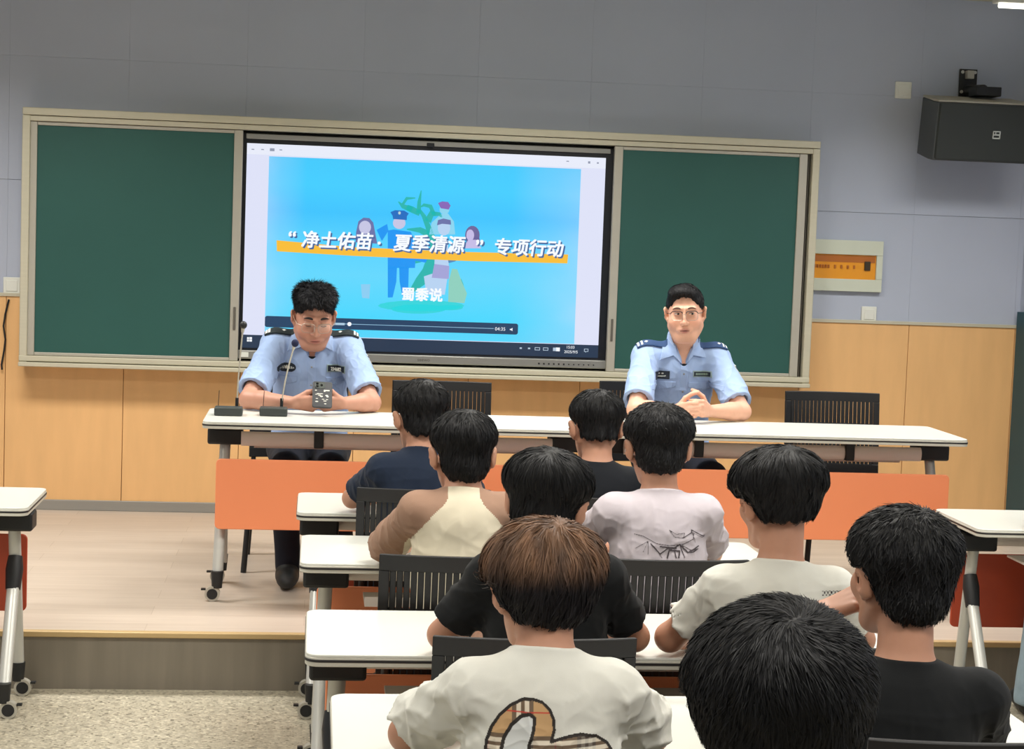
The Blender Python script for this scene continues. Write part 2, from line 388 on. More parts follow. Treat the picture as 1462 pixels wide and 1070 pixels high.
g3 = flat('cartoon_woman', [oval7(714, 350, 48, 58), poly7((650, 440), (745, 440), (750, 640), (640, 640)), poly7((560, 720), (620, 700), (740, 730), (720, 860), (580, 860))], em('woman', (186, 214, 246), .95), 4, scr)
flat('woman_hair', [poly7((660, 330), (668, 290), (710, 278), (765, 290), (768, 325), (700, 318))], hair_e, 5, g3)
flat('woman_skirt', [poly7((640, 625), (755, 640), (750, 740), (620, 730))], em('skirt', (170, 170, 224), .9), 5, g3)
flat('woman_bag', [poly7((740, 575), (830, 580), (800, 605), (750, 618))], em('bag', (88, 140, 190), .9), 5, g3)
g4 = flat('cartoon_lady', [oval7(932, 405, 56, 72), poly7((880, 420), (985, 420), (995, 480), (890, 490))], em('plum', (112, 104, 160), .9), 4, scr)
flat('lady_face', [oval7(915, 405, 30, 44), poly7((900, 440), (960, 440), (1000, 505), (860, 505))], em('lady', (206, 196, 240), .9), 5, g4)
flat('cartoon_dress', [poly7((775, 660), (815, 665), (850, 760), (890, 850), (870, 925), (745, 915), (750, 760))], em('dress', (146, 214, 196), .92), 5, scr)
flat('cartoon_bin', [poly7((80, 780), (152, 780), (145, 890), (90, 885))], em('bin', (140, 208, 246), .95), 3, scr)
flat('title_stripe', [[(-.197, 1.632), (.2, 1.622), (.8, 1.616), (1.349, 1.622), (1.352, 1.67), (.8, 1.664), (.2, 1.668), (-.2, 1.69)]], em('stripe', (250, 190, 52), .98), 6, scr)
m_txt = em('text', (246, 250, 255), 1.0); m_txs = em('textshade', (70, 110, 170), .8)
for dx, mm, y in ((.008, m_txs, -.0074), (0, m_txt, -.0084)):
    for s, x, z, sz in (('“', -.125, 1.70, .10), ('净土佑苗', .115, 1.694, .094), ('·', .335, 1.69, .1), ('夏季清源', .602, 1.694, .095), ('”', .866, 1.69, .1), ('专项行动', 1.135, 1.692, .094)):
        text_mesh('title_text' if dx == 0 else 'title_shadow', s, sz, mm, scr, (x - DX + dx, y, z - DZ - dx), extrude=.0003, shear=.12, bold=.0022)
text_mesh('subtitle_text', '蜀黍说', .074, m_txt, scr, (.575 - DX, -.0084, 1.424 - DZ), extrude=.0003, bold=.0022)
flat('player_bar', [[(x + DX, z + DZ) for x, z in rrect(-.25 - DX, 1.096 - DX, 1.231 - DZ, 1.290 - DZ, .012)]], em('player', (30, 66, 102), .9), 6, scr)
flat('timeline', [q(.08, .965, 1.2585, 1.2615)], em('line', (150, 196, 226), .9), 7, scr)
flat('timeline_knob', [oval(.195, 1.26, .011, .011)], m_txt, 8, scr)
flat('play_label', [q(.11, .17, 1.253, 1.265)], em('lbl', (180, 210, 232), .9), 8, scr)
text_mesh('time_text', '04:35', .026, m_txt, scr, (1.0 - DX, -.0084, 1.258 - DZ), extrude=.0003)
flat('volume_icon', [[(1.052, 1.255), (1.058, 1.255), (1.066, 1.249), (1.066, 1.267), (1.058, 1.261), (1.052, 1.261)]], m_txt, 8, scr)
flat('start_icon', [q(-.341, -.33, 1.151, 1.162), q(-.328, -.315, 1.151, 1.162), q(-.341, -.33, 1.164, 1.174), q(-.328, -.315, 1.164, 1.175)], m_txt, 3, scr)
tr = []
for x in (1.115, 1.16): tr.append(q(x - .006, x + .006, 1.155, 1.163))
for x in (1.205, 1.25): tr += [q(x - .014, x + .014, 1.150, 1.153), q(x - .014, x + .014, 1.163, 1.166), q(x - .014, x - .011, 1.153, 1.163), q(x + .011, x + .014, 1.153, 1.163)]
tr += [q(1.29, 1.308, 1.149, 1.167)]

for p in tr: flat('tray_icon', [p], em('tray', (190, 208, 226), .9), 3, scr)
flat('ime_icon', [q(1.333 - .028, 1.333 - .006, 1.148, 1.168)], m_txt, 3, scr)
flat('notice_icon', [[(1.459, 1.150), (1.465, 1.150), (1.468, 1.145), (1.471, 1.150), (1.482, 1.150), (1.482, 1.166), (1.459, 1.166)]], em('tray', (190, 208, 226)), 3, scr)
flat('notice_inside', [q(1.462, 1.479, 1.1525, 1.1635)], em_navy, 4, scr)
text_mesh('clock_text', '15:03', .021, m_txt, scr, (1.384 - DX, -.0045, 1.171 - DZ), extrude=.0003)
text_mesh('date_text', '2025/9/5', .021, m_txt, scr, (1.388 - DX, -.0045, 1.146 - DZ), extrude=.0003)
for p in ([q(x - .007, x + .007, z - .002, z + .003) for x, z in ((-.335, 2.16), (-.285, 2.161), (-.19, 2.163), (1.33, 2.166))] + [q(x - .012, x + .012, 2.155, 2.17) for x in (-.235,)] + [q(1.44, 1.452, 2.159, 2.171), q(1.488, 1.498, 2.16, 2.168)]): flat('window_icon', [p], em('grey', (150, 158, 180), .9), 2, scr)
del q

# ---------------------------------------------------------------- wall fittings
def switch(x, z, label, w=.086):
    t = empty('wall_switch', (x, 0, z), 0, label, 'switch', 'white wall plates')
    MB().box(-w / 2, w / 2, -.012, 0, -w / 2, w / 2).build('plate', m_white, t, bevel=.004)
    MB().box(-w / 2 + .014, w / 2 - .014, -.016, -.010, -w / 2 + .014, w / 2 - .014).build('rocker', m_white, t, bevel=.003)
    return t
switch(3.186, 2.634, 'blank white plate high on the wall left of the black loudspeaker', .092)
t = switch(3.058, 1.398, 'white switch plate above the orange panelling below the fuse box', .086)
t.location.y = -.0; 
switch(-1.572, 1.402, 'white socket plate at the left end of the chalkboard', .088)
cb = MB().tube([(-1.583, -.026, 1.33), (-1.60, -.03, 1.25), (-1.607, -.035, 1.19), (-1.597, -.03, 1.12), (-1.603, -.03, 1.06), (-1.615, -.032, .985), (-1.612, -.03, .96)], .005, 8)
tag(cb.build('cable', m_black), 'short black cable dangling on the orange panelling left of the chalkboard', 'cable')
fb = empty('fuse_box', (2.87, 0, 1.661), 0, 'pale grey green fuse box with amber window right of the chalkboard', 'fuse box')
m_box = mat('fuse_box_grey_green', (206, 212, 196), .45); m_amb = mat('amber_cover', (236, 158, 38), .25); m_ambd = mat('amber_dark', (180, 104, 34), .4)
b = MB(); b.box(-.170, .245, -.03, 0, .062, .141); b.box(-.170, .245, -.03, 0, -.14, -.072); b.box(-.170, -.166, -.03, 0, -.072, .062); b.box(.21, .245, -.03, 0, -.072, .062)
b.build('frame', m_box, fb, bevel=.004)
w_ = MB().box(-.166, .21, -.016, 0, -.072, .062).build('window', m_amb, fb)
MB().box(-.162, .205, -.018, -.015, .020, .055).build('breaker_strip', m_ambd, w_)  # darker amber strip above the lever row
for k in range(11):
    x = -.15 + (.0155 * k if k < 6 else .0155 * 6 + .036 * (k - 6))
    MB().box(x - .005, x + .005, -.024, -.016, -.014, .004).build('breaker_lever', m_ambd, w_, bevel=.001)
MB().box(.145, .178, -.026, -.016, -.022, .028).build('main_breaker', mat('dark_breaker', (56, 44, 20), .5), w_, bevel=.002)

# loudspeaker on its bracket
sp = empty('loudspeaker', (3.50, -.27, 2.42), 0, 'black wall loudspeaker tilted down at the top right', 'loudspeaker')
m_spk = mat('speaker_black', (36, 41, 39), .6, bump=.2, bscale=900); m_spks = mat('speaker_side', (70, 74, 76), .6); m_spt = mat('speaker_top_wood', (160, 156, 144), .5)
TI = Matrix.Rotation(R(9), 4, 'X')
def tiltmesh(b): b.v = [tuple(TI @ Vector(p)) for p in b.v]; return b
poly = [(-.245, .16), (.245, .16), (.275, -.09), (.262, -.15), (-.262, -.15), (-.272, -.09)]
tiltmesh(MB().prism(poly, (0, 0, 0), (1, 0, 0), (0, 1, 0), -.158, .148)).build('cabinet', m_spks, sp, bevel=.004)
tiltmesh(MB().prism(poly, (0, 0, 0), (1, 0, 0), (0, 1, 0), .149, .160)).build('top_panel', m_spt, sp, bevel=.003)
g = tiltmesh(MB().prism([(-.258, -.153), (.258, -.153), (.250, -.162), (-.250, -.162)], (0, 0, 0), (1, 0, 0), (0, 1, 0), -.150, .144)).build('grille', m_spk, sp, bevel=.003)
b = MB(); s = .021; y0, y1 = -.170, -.163
b.box(-s, s, y0, y1, s - .006, s); b.box(-s, s, y0, y1, -s, -s + .006); b.box(-s, -s + .005, y0, y1, -s, s); b.box(s - .005, s, y0, y1, -s, s); b.box(-s, s, y0, y1, -.003, .004); b.box(-.007, -.003, y0, y1, -.003, s)
b.v = [(p[0] + .065, p[1], p[2] - .01) for p in b.v]
tiltmesh(b).build('badge', mat('badge_pale', (186, 190, 186), .4), g)
bk = empty('speaker_bracket', (3.55, 0, 2.68), 0, 'black steel speaker bracket on the wall above the loudspeaker', 'bracket')
b = MB(); b.box(-.05, .05, -.012, 0, -.09, .085); b.build('wall_plate', m_black, bk, bevel=.002)
b = MB(); b.box(-.02, .02, -.05, -.01, .03, .075); b.build('hook', m_alu2, bk, bevel=.003)
for x, z in ((-.035, .068), (.036, .068), (-.036, -.04)): MB().tube([(x, -.018, z), (x, -.01, z)], .009, 10).build('bolt', m_silver, bk)
b = MB(); b.tube([(0, -.012, -.03), (0, -.25, -.045)], .028, 14); b.box(-.05, .09, -.28, -.16, -.080, -.030)
b.build('arm', m_black, bk, bevel=.004)

# ---------------------------------------------------------------- tables
def make_table(Wd, D, label, cat, group, panel, ymain=.19, ybr=-.19, panel_y=.20):
    t = empty('folding_table', (0, 0, 0), 0, label, cat, group)
    h = Wd / 2; d = D / 2; Z = .75
    top = MB()
    top.prism(rrect(-h, h, -d, d, .035), (0, 0, 0), (1, 0, 0), (0, 1, 0), Z - .008, Z); top.cur = 1
    top.prism(rrect(-h - .0015, h + .0015, -d - .0015, d + .0015, .036), (0, 0, 0), (1, 0, 0), (0, 1, 0), Z - .030, Z - .0075)
    top.build('tabletop', [m_top, m_edge], t, bevel=.002)
    ln = MB().prism(rrect(-h - .0028, h + .0028, -d - .0028, d + .0028, .037), (0, 0, 0), (1, 0, 0), (0, 1, 0), Z - .0185, Z - .0125)
    ln.build('edge_line', m_edgeb, t)
    MB().tube([(-h + .15, .085, .662), (h - .15, .085, .662)], .03, 14, sx=1, sy=.7, ref=(0, 0, 1)).build('beam', m_beam, t)
    for x in (-.33, .33): MB().box(x - .02, x + .02, .03, .115, .63, Z - .03).build('beam_bracket', m_black, t, bevel=.004)
    sh = MB(); sh.box(-h + .2, h - .2, -.21, -.03, .61, .618); sh.box(-h + .2, h - .2, -.212, -.205, .61, .64)
    sh.build('book_shelf', m_beam, t)
    pm = MB(); n = 8; zz = [.30 + .29 * k / n for k in range(n + 1)]
    yy = [panel_y - .012 * math.sin(math.pi * k / n) - (.012 if k == n else 0) for k in range(n + 1)]
    V = []; F = []; pw = h - .055
    P2 = rrect(-pw, pw, .30, .59, .02)
    pm.prism([(a, c) for a, c in P2], (0, 0, 0), (1, 0, 0), (0, 0, 1), -panel_y, -panel_y + .012)
    pm.build('modesty_panel', panel, t, bevel=.003)
    for sx in (-1, 1):
        X = sx * (h - .082)
        blk = MB().box(X - .072, X + .072, -.05, .065, .632, .70).box(X - .05, X + .05, -.12, .12, .70, .72)
        lg = blk.build('leg_block', m_black, t, bevel=.012, seg=3)
        top_p = Vector((X - sx * .0, .01, .64)); bot = Vector((X + sx * .012, ymain, .085))
        MB().tube([top_p, bot], .0225, 14, sx=1, sy=.75, ref=(1, 0, 0)).build('leg', m_silver, t)
        jp = top_p.lerp(bot, .28); b2 = Vector((X + sx * .012, ybr, .085)); off = Vector((0, -.028, 0))
        MB().tube([jp + off * .6, b2], .0225, 14, sx=1, sy=.75, ref=(1, 0, 0)).build('leg', m_silver, t)
        MB().tube([jp + Vector((0, -.005, .045)), jp + Vector((0, -.022, -.0)), jp + Vector((0, -.05, -.07))], [.026, .032, .027], 12).build('leg_joint', m_black, t)
        for y in (ymain, ybr):
            cs = MB().tube([(X + sx * .012, y, .125), (X + sx * .012, y, .055)], [.026, .021], 12).build('caster_fork', m_black, t)
            cx = X + sx * .030
            MB().tube([(cx, y - .016, .031), (cx, y + .016, .031)], .031, 22).build('caster_wheel', m_alu2, cs)
            MB().tube([(cx, y - .018, .031), (cx, y + .018, .031)], .022, 18).build('wheel_hub', m_black, cs)
            MB().box(cx + sx * .028, cx + sx * .046, y - .01, y + .01, .045, .052).build('brake_lever', m_black, cs)
    return t
def place(o, loc, rz=0, label=None, group=None, name=None):
    o.location = loc; o.rotation_euler = (0, 0, rz)
    if label: o['label'] = label
    if group: o['group'] = group
    return o
OT = make_table(1.6, .53, 'left officers table on the podium with two microphones and orange panel', 'table', 'officers tables on the podium', m_orange)
place(OT, (-.43 + .80, -2.09, PLAT), math.pi)
c = copy_tree(OT); place(c, (-.43 + 2.409, -2.09, PLAT), math.pi, 'right officers table on the podium in front of the bespectacled officer with clasped hands')
ST = make_table(1.5, .51, 'student table', 'table', 'white student folding tables', m_orange)
place(ST, (-.017 + .75, -3.97, 0), 0, 'second white student table from the podium, left end beside the boy in the raglan shirt')
c = copy_tree(ST); place(c, (.006 + .75, -5.135, 0), 0, 'third white student table from the podium, where the boy with a bowl haircut sits')
c = copy_tree(ST); place(c, (.062 + .75, -6.0, 0), 0, 'nearest white student table, under the left arm of the brown haired boy')
FT = make_table(1.5, .49, 'front', 'table', 'white student folding tables', m_red, ymain=.07, ybr=-.24, panel_y=.15)
place(FT, (-.036 + .75, -3.01, 0), 0, 'first white student table right below the podium edge in the middle block')
c = copy_tree(FT); place(c, (-.975 - .75, -3.03, 0), 0, 'white student table at the left edge of the picture with a red panel')
c = copy_tree(FT); place(c, (2.455 + .75, -3.10, 0), 0, 'white student table at the right edge of the picture with a red panel')

# ---------------------------------------------------------------- chairs
def make_chair():
    t = empty('office_chair', (0, 0, 0), 0, 'chair', 'chair', 'black chairs at the tables')
    # faces +Y, backrest at -Y, origin on the floor below the middle of the backrest
    Wb = .455; rad = .9
    def bp(u, z, off=0):           # u across, curved backrest
        a = u / rad; lean = -(z - .48) * .10
        return ((rad - off) * math.sin(a), rad - (rad - off) * math.cos(a) + lean - .0 + .0, z)
    zt, zb = .895, .50
    def slab(b, u0, u1, z0, z1, nu, nz, th=.010):
        V = []; F = []
        for s_, off in ((0, 0), (1, -th)):
            for j in range(nz + 1):
                for i in range(nu + 1):
                    V.append(bp(u0 + (u1 - u0) * i / nu, z0 + (z1 - z0) * j / nz, off))
        n = (nu + 1) * (nz + 1)
        for j in range(nz):
            for i in range(nu):
                a = j * (nu + 1) + i; F.append((a, a + nu + 1, a + nu + 2, a + 1)); F.append((a + n, a + 1 + n, a + nu + 2 + n, a + nu + 1 + n))
        for i in range(nu):
            a = i; F.append((a, a + 1, a + 1 + n, a + n)); a = nz * (nu + 1) + i; F.append((a, a + n, a + 1 + n, a + 1))
        for j in range(nz):
            a = j * (nu + 1); F.append((a, a + n, a + nu + 1 + n, a + nu + 1)); a += nu; F.append((a, a + nu + 1, a + nu + 1 + n, a + n))
        b.add(V, F)
    b = MB(); h = Wb / 2
    slab(b, -h, h, zt - .045, zt, 16, 1, .014); slab(b, -h, h, zb, zb + .05, 16, 1, .014)
    slab(b, -h, -h + .028, zb + .05, zt - .045, 2, 4, .014); slab(b, h - .028, h, zb + .05, zt - .045, 2, 4, .014)
    ns = 21; w0 = -h + .028; pitch = (Wb - .056) / ns
    for k in range(ns): slab(b, w0 + k * pitch + .0012, w0 + (k + 1) * pitch - .0012, zb + .045, zt - .04, 1, 4, .008)
    for z in (.63, .74): slab(b, -h + .02, h - .02, z - .006, z + .006, 16, 1, .005)
    b.build('backrest', m_blackm, t, bevel=.003)
    s = MB(); s.prism(rrect(-.225, .225, .03, .46, .05), (0, 0, 0), (1, 0, 0), (0, 1, 0), .425, .455)
    s.build('seat', m_blackm, t, bevel=.008, seg=3)
    for sx in (-1, 1):
        MB().tube([(sx * .20, .42, .43), (sx * .225, .45, .0)], .013, 10).build('leg', m_black, t)
        MB().tube([(sx * .20, .06, .43), (sx * .225, .0, .0)], .013, 10).build('leg', m_black, t)
        MB().tube([(sx * .20, .10, .42), (sx * .21, .03, .44), (sx * .205, -.005, .52), (sx * .20, -.014, .62)], .011, 10).build('back_support', m_black, t)
    MB().tube([(-.20, .42, .42), (.20, .42, .42)], .011, 10).build('stretcher', m_black, t)
    return t
CH = make_chair()
place(CH, (.385, -3.70, 0), 0, 'dark chair of the boy in the navy polo shirt in the first row'); CH.scale = (.98, 1, 1.02)
def chair(loc, rz, label, sc=1.0, group=None):
    c = copy_tree(CH); place(c, loc, rz, label, group); c.scale = (1, 1, sc); return c
CHAIRS = [((.985, -3.69, 0), 0, 'dark chair of the boy in the black shirt in the first row', 1.0),
 ((.425, -4.815, 0), 0, 'black slatted chair behind the boy in the cream and brown raglan shirt', 1.0),
 ((.99, -4.815, 0), 0, 'black slatted chair behind the boy in the lilac white printed shirt', 1.0),
 ((.510, -5.725, 0), 0, 'black slatted chair back right in front of the boy with brown hair', .985),
 ((1.13, -5.73, 0), 0, 'black chair behind the boy in the plain white shirt', .97),
 ((1.165, -6.76, 0), 0, 'black chair in the lower right corner behind the boy in the black shirt', 1.066),
 ((.43, -6.76, 0), 0, 'black chair behind the boy in the white shirt with checked print', .92),
 ((-.05, -1.22, PLAT), math.pi, 'black chair of the officer looking at his phone', .93),
 ((1.60, -1.22, PLAT), math.pi, 'black chair of the officer with clasped hands', .965),
 ((.598, -1.50, PLAT), math.pi, 'empty black slatted chair behind the left officers table', .965),
 ((2.435, -1.50, PLAT), math.pi, 'empty black slatted chair at the right end of the right officers table', .965)]
for a in CHAIRS: chair(*a)

# ---------------------------------------------------------------- microphones
def mic(base, head, label, foam, ant=(-.045, .0)):
    t = empty('gooseneck_microphone', (base[0], base[1], PLAT + .75), 0, label, 'microphone', 'gooseneck microphones on the officers table')
    d = Vector(head) - Vector((base[0], base[1], PLAT + .75))
    m_b = mat('mic_base_dark', (52, 58, 56), .45)
    b = MB(); b.prism([(-.052, -.0), (.052, 0), (.052, .018), (.02, .036), (-.052, .036)], (-.058, 0, 0), (0, 1, 0), (0, 0, 1), 0, .116)
    b.build('base', m_b, t, bevel=.006, seg=3)
    st = Vector((.032, .03, .035)); tip = d; pts = []
    for k in range(9):
        u = k / 8; p = st.lerp(tip, u); p.x = st.x + (tip.x - st.x) * (u ** 1.5); p.y = st.y + (tip.y - st.y) * u ** 1.6; pts.append(p)
    nk = MB().tube(pts, [.0055] + [.0032] * 7 + [.0045], 8).build('gooseneck', m_alu2, t)
    MB().tube([st, st + Vector((0, 0, .035))], .007, 10).build('collar', m_black, t)
    dr = (pts[-1] - pts[-2]).normalized()
    MB().tube([pts[-1] - dr * .02, pts[-1] + dr * .004], [.0055, .009], 12).build('capsule_ring', m_alu2, t)
    MB().ell(pts[-1] + dr * .012, (.0155, .0155, .0165)).build('foam', foam, t)
    MB().tube([(ant[0], .02, .03), (ant[0] + .003, .02, .10)], .0014, 6).build('antenna', m_black, t)
mic((-.338, -2.09), (-.287, -2.09, 1.337), 'taller gooseneck microphone at the left end of the officers table', m_black)
mic((-.152, -2.06), (-.072, -2.13, 1.272), 'gooseneck microphone bent towards the mouth of the left officer', mat('navy_foam', (30, 36, 70), .9))
# ================================================================ people: implicit surfaces turned into one mesh each
F4 = np.float32
def A(*v): return np.array(v, F4)
class Cone:                      # round cone from a to b
    def __init__(s, a, b, ra, rb): s.a = np.array(a, F4); s.b = np.array(b, F4); s.ra = ra; s.rb = rb; s.ab = s.b - s.a; s.l2 = max(float(s.ab @ s.ab), 1e-9)
    def __call__(s, P):
        q = P - s.a; t = np.clip((q @ s.ab) / s.l2, 0, 1)
        q = q - t[:, None] * s.ab
        return np.sqrt(np.einsum('ij,ij->i', q, q)) - (s.ra + (s.rb - s.ra) * t)
class Ell:                       # ellipsoid, optional rotation (rows = axes)
    def __init__(s, c, r, M=None): s.c = np.array(c, F4); s.r = np.array(r, F4); s.M = None if M is None else np.array(M, F4)
    def __call__(s, P):
        q = P - s.c
        if s.M is not None: q = q @ s.M.T
        a = q / s.r; k0 = np.sqrt(np.einsum('ij,ij->i', a, a)); a = a / s.r; k1 = np.sqrt(np.einsum('ij,ij->i', a, a))
        return k0 * (k0 - 1) / np.maximum(k1, 1e-6)
class Plane:                     # inside where (P-c).n < 0
    def __init__(s, c, n): s.c = np.array(c, F4); n = np.array(n, float); s.n = (n / np.linalg.norm(n)).astype(F4)
    def __call__(s, P): return (P - s.c) @ s.n
class Fn:
    def __init__(s, f): s.f = f
    def __call__(s, P): return s.f(P)
def smin(a, b, k):
    if k <= 0: return np.minimum(a, b)
    h = np.maximum(k - np.abs(a - b), 0) / k
    return np.minimum(a, b) - h * h * k * .25
class Shape:
    def __init__(s, M=None, c=None, sc=1.0): s.it = []; s.M = M; s.c = c; s.disp = None; s.sc = sc
    def u(s, p, k=.01): s.it.append(('u', p, k)); return s
    def sub(s, p, k=.005): s.it.append(('s', p, k)); return s
    def cut(s, p, k=.003): s.it.append(('i', p, k)); return s
    def loc(s, P): return P if s.M is None else ((P - s.c) @ s.M.T / s.sc).astype(F4)
    def __call__(s, P):
        P = s.loc(P); d = None
        for op, p, k in s.it:
            e = p(P)
            if d is None: d = e; continue
            if op == 'u': d = smin(d, e, k)
            elif op == 's': d = -smin(-d, e, k)
            else: d = -smin(-d, -e, k)
        if s.disp is not None: d = d + s.disp(P)
        return d * s.sc if s.sc != 1 else d
    def cull(s, c, rad):
        r = Shape(s.M, s.c, s.sc); r.disp = s.disp; Q = s.loc(c[None]); rad = rad / s.sc
        vals = [p(Q)[0] for op, p, k in s.it]
        m = min([v for v, (op, p, k) in zip(vals, s.it) if op == 'u'])
        for v, (op, p, k) in zip(vals, s.it):
            if op == 'u' and v > m + 2.2 * rad + k + .02: continue
            r.it.append((op, p.cull(c, rad) if isinstance(p, Shape) and s.M is None else p, k))
        return r
def extract(f, lo, hi, h, B=6):
    """sparse sampling of f on a lattice, then surface nets; returns verts, quads"""
    lo = np.array(lo, float); hi = np.array(hi, float)
    nb = np.ceil((hi - lo) / (B * h)).astype(int) + 1
    H = B * h
    gi = np.stack(np.meshgrid(*[np.arange(n) for n in nb], indexing='ij'), -1).reshape(-1, 3)
    cen = (lo + (gi + .5) * H - .5 * h).astype(F4)
    dv = np.concatenate([f(cen[i:i + 200000]) for i in range(0, len(cen), 200000)])
    V = np.repeat(np.repeat(np.repeat(np.where(dv < 0, -1, 1).astype(F4).reshape(nb), B, 0), B, 1), B, 2)
    act = np.nonzero(np.abs(dv) < H * .87 * 1.35 + .004)[0]
    key = (gi[act] // 4); kk = key[:, 0] * 1000000 + key[:, 1] * 1000 + key[:, 2]
    o = np.argsort(kk, kind='stable'); act = act[o]; kk = kk[o]
    st = np.r_[0, np.nonzero(np.diff(kk))[0] + 1, len(kk)]
    sub = np.stack(np.meshgrid(*[np.arange(B)] * 3, indexing='ij'), -1).reshape(-1, 3)
    for a, b in zip(st[:-1], st[1:]):
        g = gi[act[a:b]]
        c = ((g.min(0) + g.max(0) + 1) * .5 * H + lo).astype(F4); rad = float(np.linalg.norm((g.max(0) - g.min(0) + 1) * H * .5))
        fl = f.cull(c, rad) if isinstance(f, Shape) else f
        I = (g[:, None, :] * B + sub[None]).reshape(-1, 3)
        V[I[:, 0], I[:, 1], I[:, 2]] = fl((lo + I * h).astype(F4))
    S = V < 0
    n = np.array(V.shape) - 1
    cnt = np.zeros(n, np.int8)
    for dx in (0, 1):
        for dy in (0, 1):
            for dz in (0, 1): cnt += S[dx:n[0] + dx, dy:n[1] + dy, dz:n[2] + dz]
    C = np.argwhere((cnt > 0) & (cnt < 8))
    idx = np.full(n, -1, np.int32); idx[C[:, 0], C[:, 1], C[:, 2]] = np.arange(len(C))
    acc = np.zeros((len(C), 3)); num = np.zeros(len(C))
    cs = [(a, b, c) for a in (0, 1) for b in (0, 1) for c in (0, 1)]
    for p in cs:
        for ax in range(3):
            if p[ax]: continue
            q = list(p); q[ax] = 1
            v0 = V[C[:, 0] + p[0], C[:, 1] + p[1], C[:, 2] + p[2]]; v1 = V[C[:, 0] + q[0], C[:, 1] + q[1], C[:, 2] + q[2]]
            m = (v0 < 0) != (v1 < 0); t = np.where(m, v0 / np.where(m, v0 - v1, 1), 0)
            pt = np.array(p, float)[None].repeat(len(C), 0); pt[:, ax] = t
            acc += pt * m[:, None]; num += m
    verts = lo + (C + acc / num[:, None]) * h
    quads = []
    for ax in range(3):
        sl0 = [slice(None)] * 3; sl1 = [slice(None)] * 3; sl0[ax] = slice(0, -1); sl1[ax] = slice(1, None)
        E = np.argwhere(S[tuple(sl0)] != S[tuple(sl1)])
        a1, a2 = (ax + 1) % 3, (ax + 2) % 3
        ok = (E[:, a1] > 0) & (E[:, a2] > 0) & (E[:, a1] < n[a1]) & (E[:, a2] < n[a2]) & (E[:, ax] < n[ax]); E = E[ok]
        def cell(o1, o2):
            c = E.copy(); c[:, a1] -= o1; c[:, a2] -= o2; return idx[c[:, 0], c[:, 1], c[:, 2]]
        Q = np.stack([cell(1, 1), cell(0, 1), cell(0, 0), cell(1, 0)], 1)
        neg = S[E[:, 0], E[:, 1], E[:, 2]]
        Q = np.where(neg[:, None], Q, Q[:, ::-1]); quads.append(Q)
    Q = np.concatenate(quads); Q = Q[(Q >= 0).all(1)]
    return verts, Q
def raw_mesh(name, V, Q, mats, parent=None, org=(0, 0, 0), tint=None, mi=None, smooth=True):
    me = bpy.data.meshes.new(name); V = np.asarray(V, float) - np.array(org)
    k = Q.shape[1]
    me.vertices.add(len(V)); me.vertices.foreach_set('co', V.astype(F4).ravel())
    me.loops.add(Q.size); me.loops.foreach_set('vertex_index', Q.astype(np.int32).ravel())
    me.polygons.add(len(Q)); me.polygons.foreach_set('loop_start', np.arange(0, Q.size, k, dtype=np.int32))
    for m in (mats if isinstance(mats, (list, tuple)) else [mats]): me.materials.append(m)
    if mi is not None: me.polygons.foreach_set('material_index', mi.astype(np.int32))
    me.update(calc_edges=True)
    if smooth: me.polygons.foreach_set('use_smooth', np.ones(len(Q), bool))
    if tint is not None:
        at = me.color_attributes.new('tint', 'FLOAT_COLOR', 'POINT'); c = np.ones((len(V), 4), F4); c[:, :3] = tint; at.data.foreach_set('color', c.ravel())
    return link_mesh(name, me, parent)
def sub_mesh(V, Q, keep):
    Q = Q[keep]; u, inv = np.unique(Q, return_inverse=True); return V[u], inv.reshape(Q.shape)
def grad(f, P, e=.0015):
    g = np.stack([f((P + d).astype(F4)) - f((P - d).astype(F4)) for d in np.eye(3) * e], 1)
    return g / np.maximum(np.linalg.norm(g, axis=1, keepdims=True), 1e-9)
def wave(P, f, seed):
    r = np.random.default_rng(seed); o = 0
    for i in range(5):
        k = r.normal(size=3) * f; o = o + np.sin(P @ k.astype(F4) + r.uniform(0, 6) + 1.3 * np.sin(P @ (r.normal(size=3) * f * .7).astype(F4)))
    return o / 5
nrm = lambda v: np.array(v, float) / np.linalg.norm(v)
def frame_from(z):               # matrix whose rows are x, y, z axes with z along the given direction
    z = nrm(z); x = nrm(np.cross([0, 1, 0], z)); y = np.cross(z, x); return np.array([x, y, z])

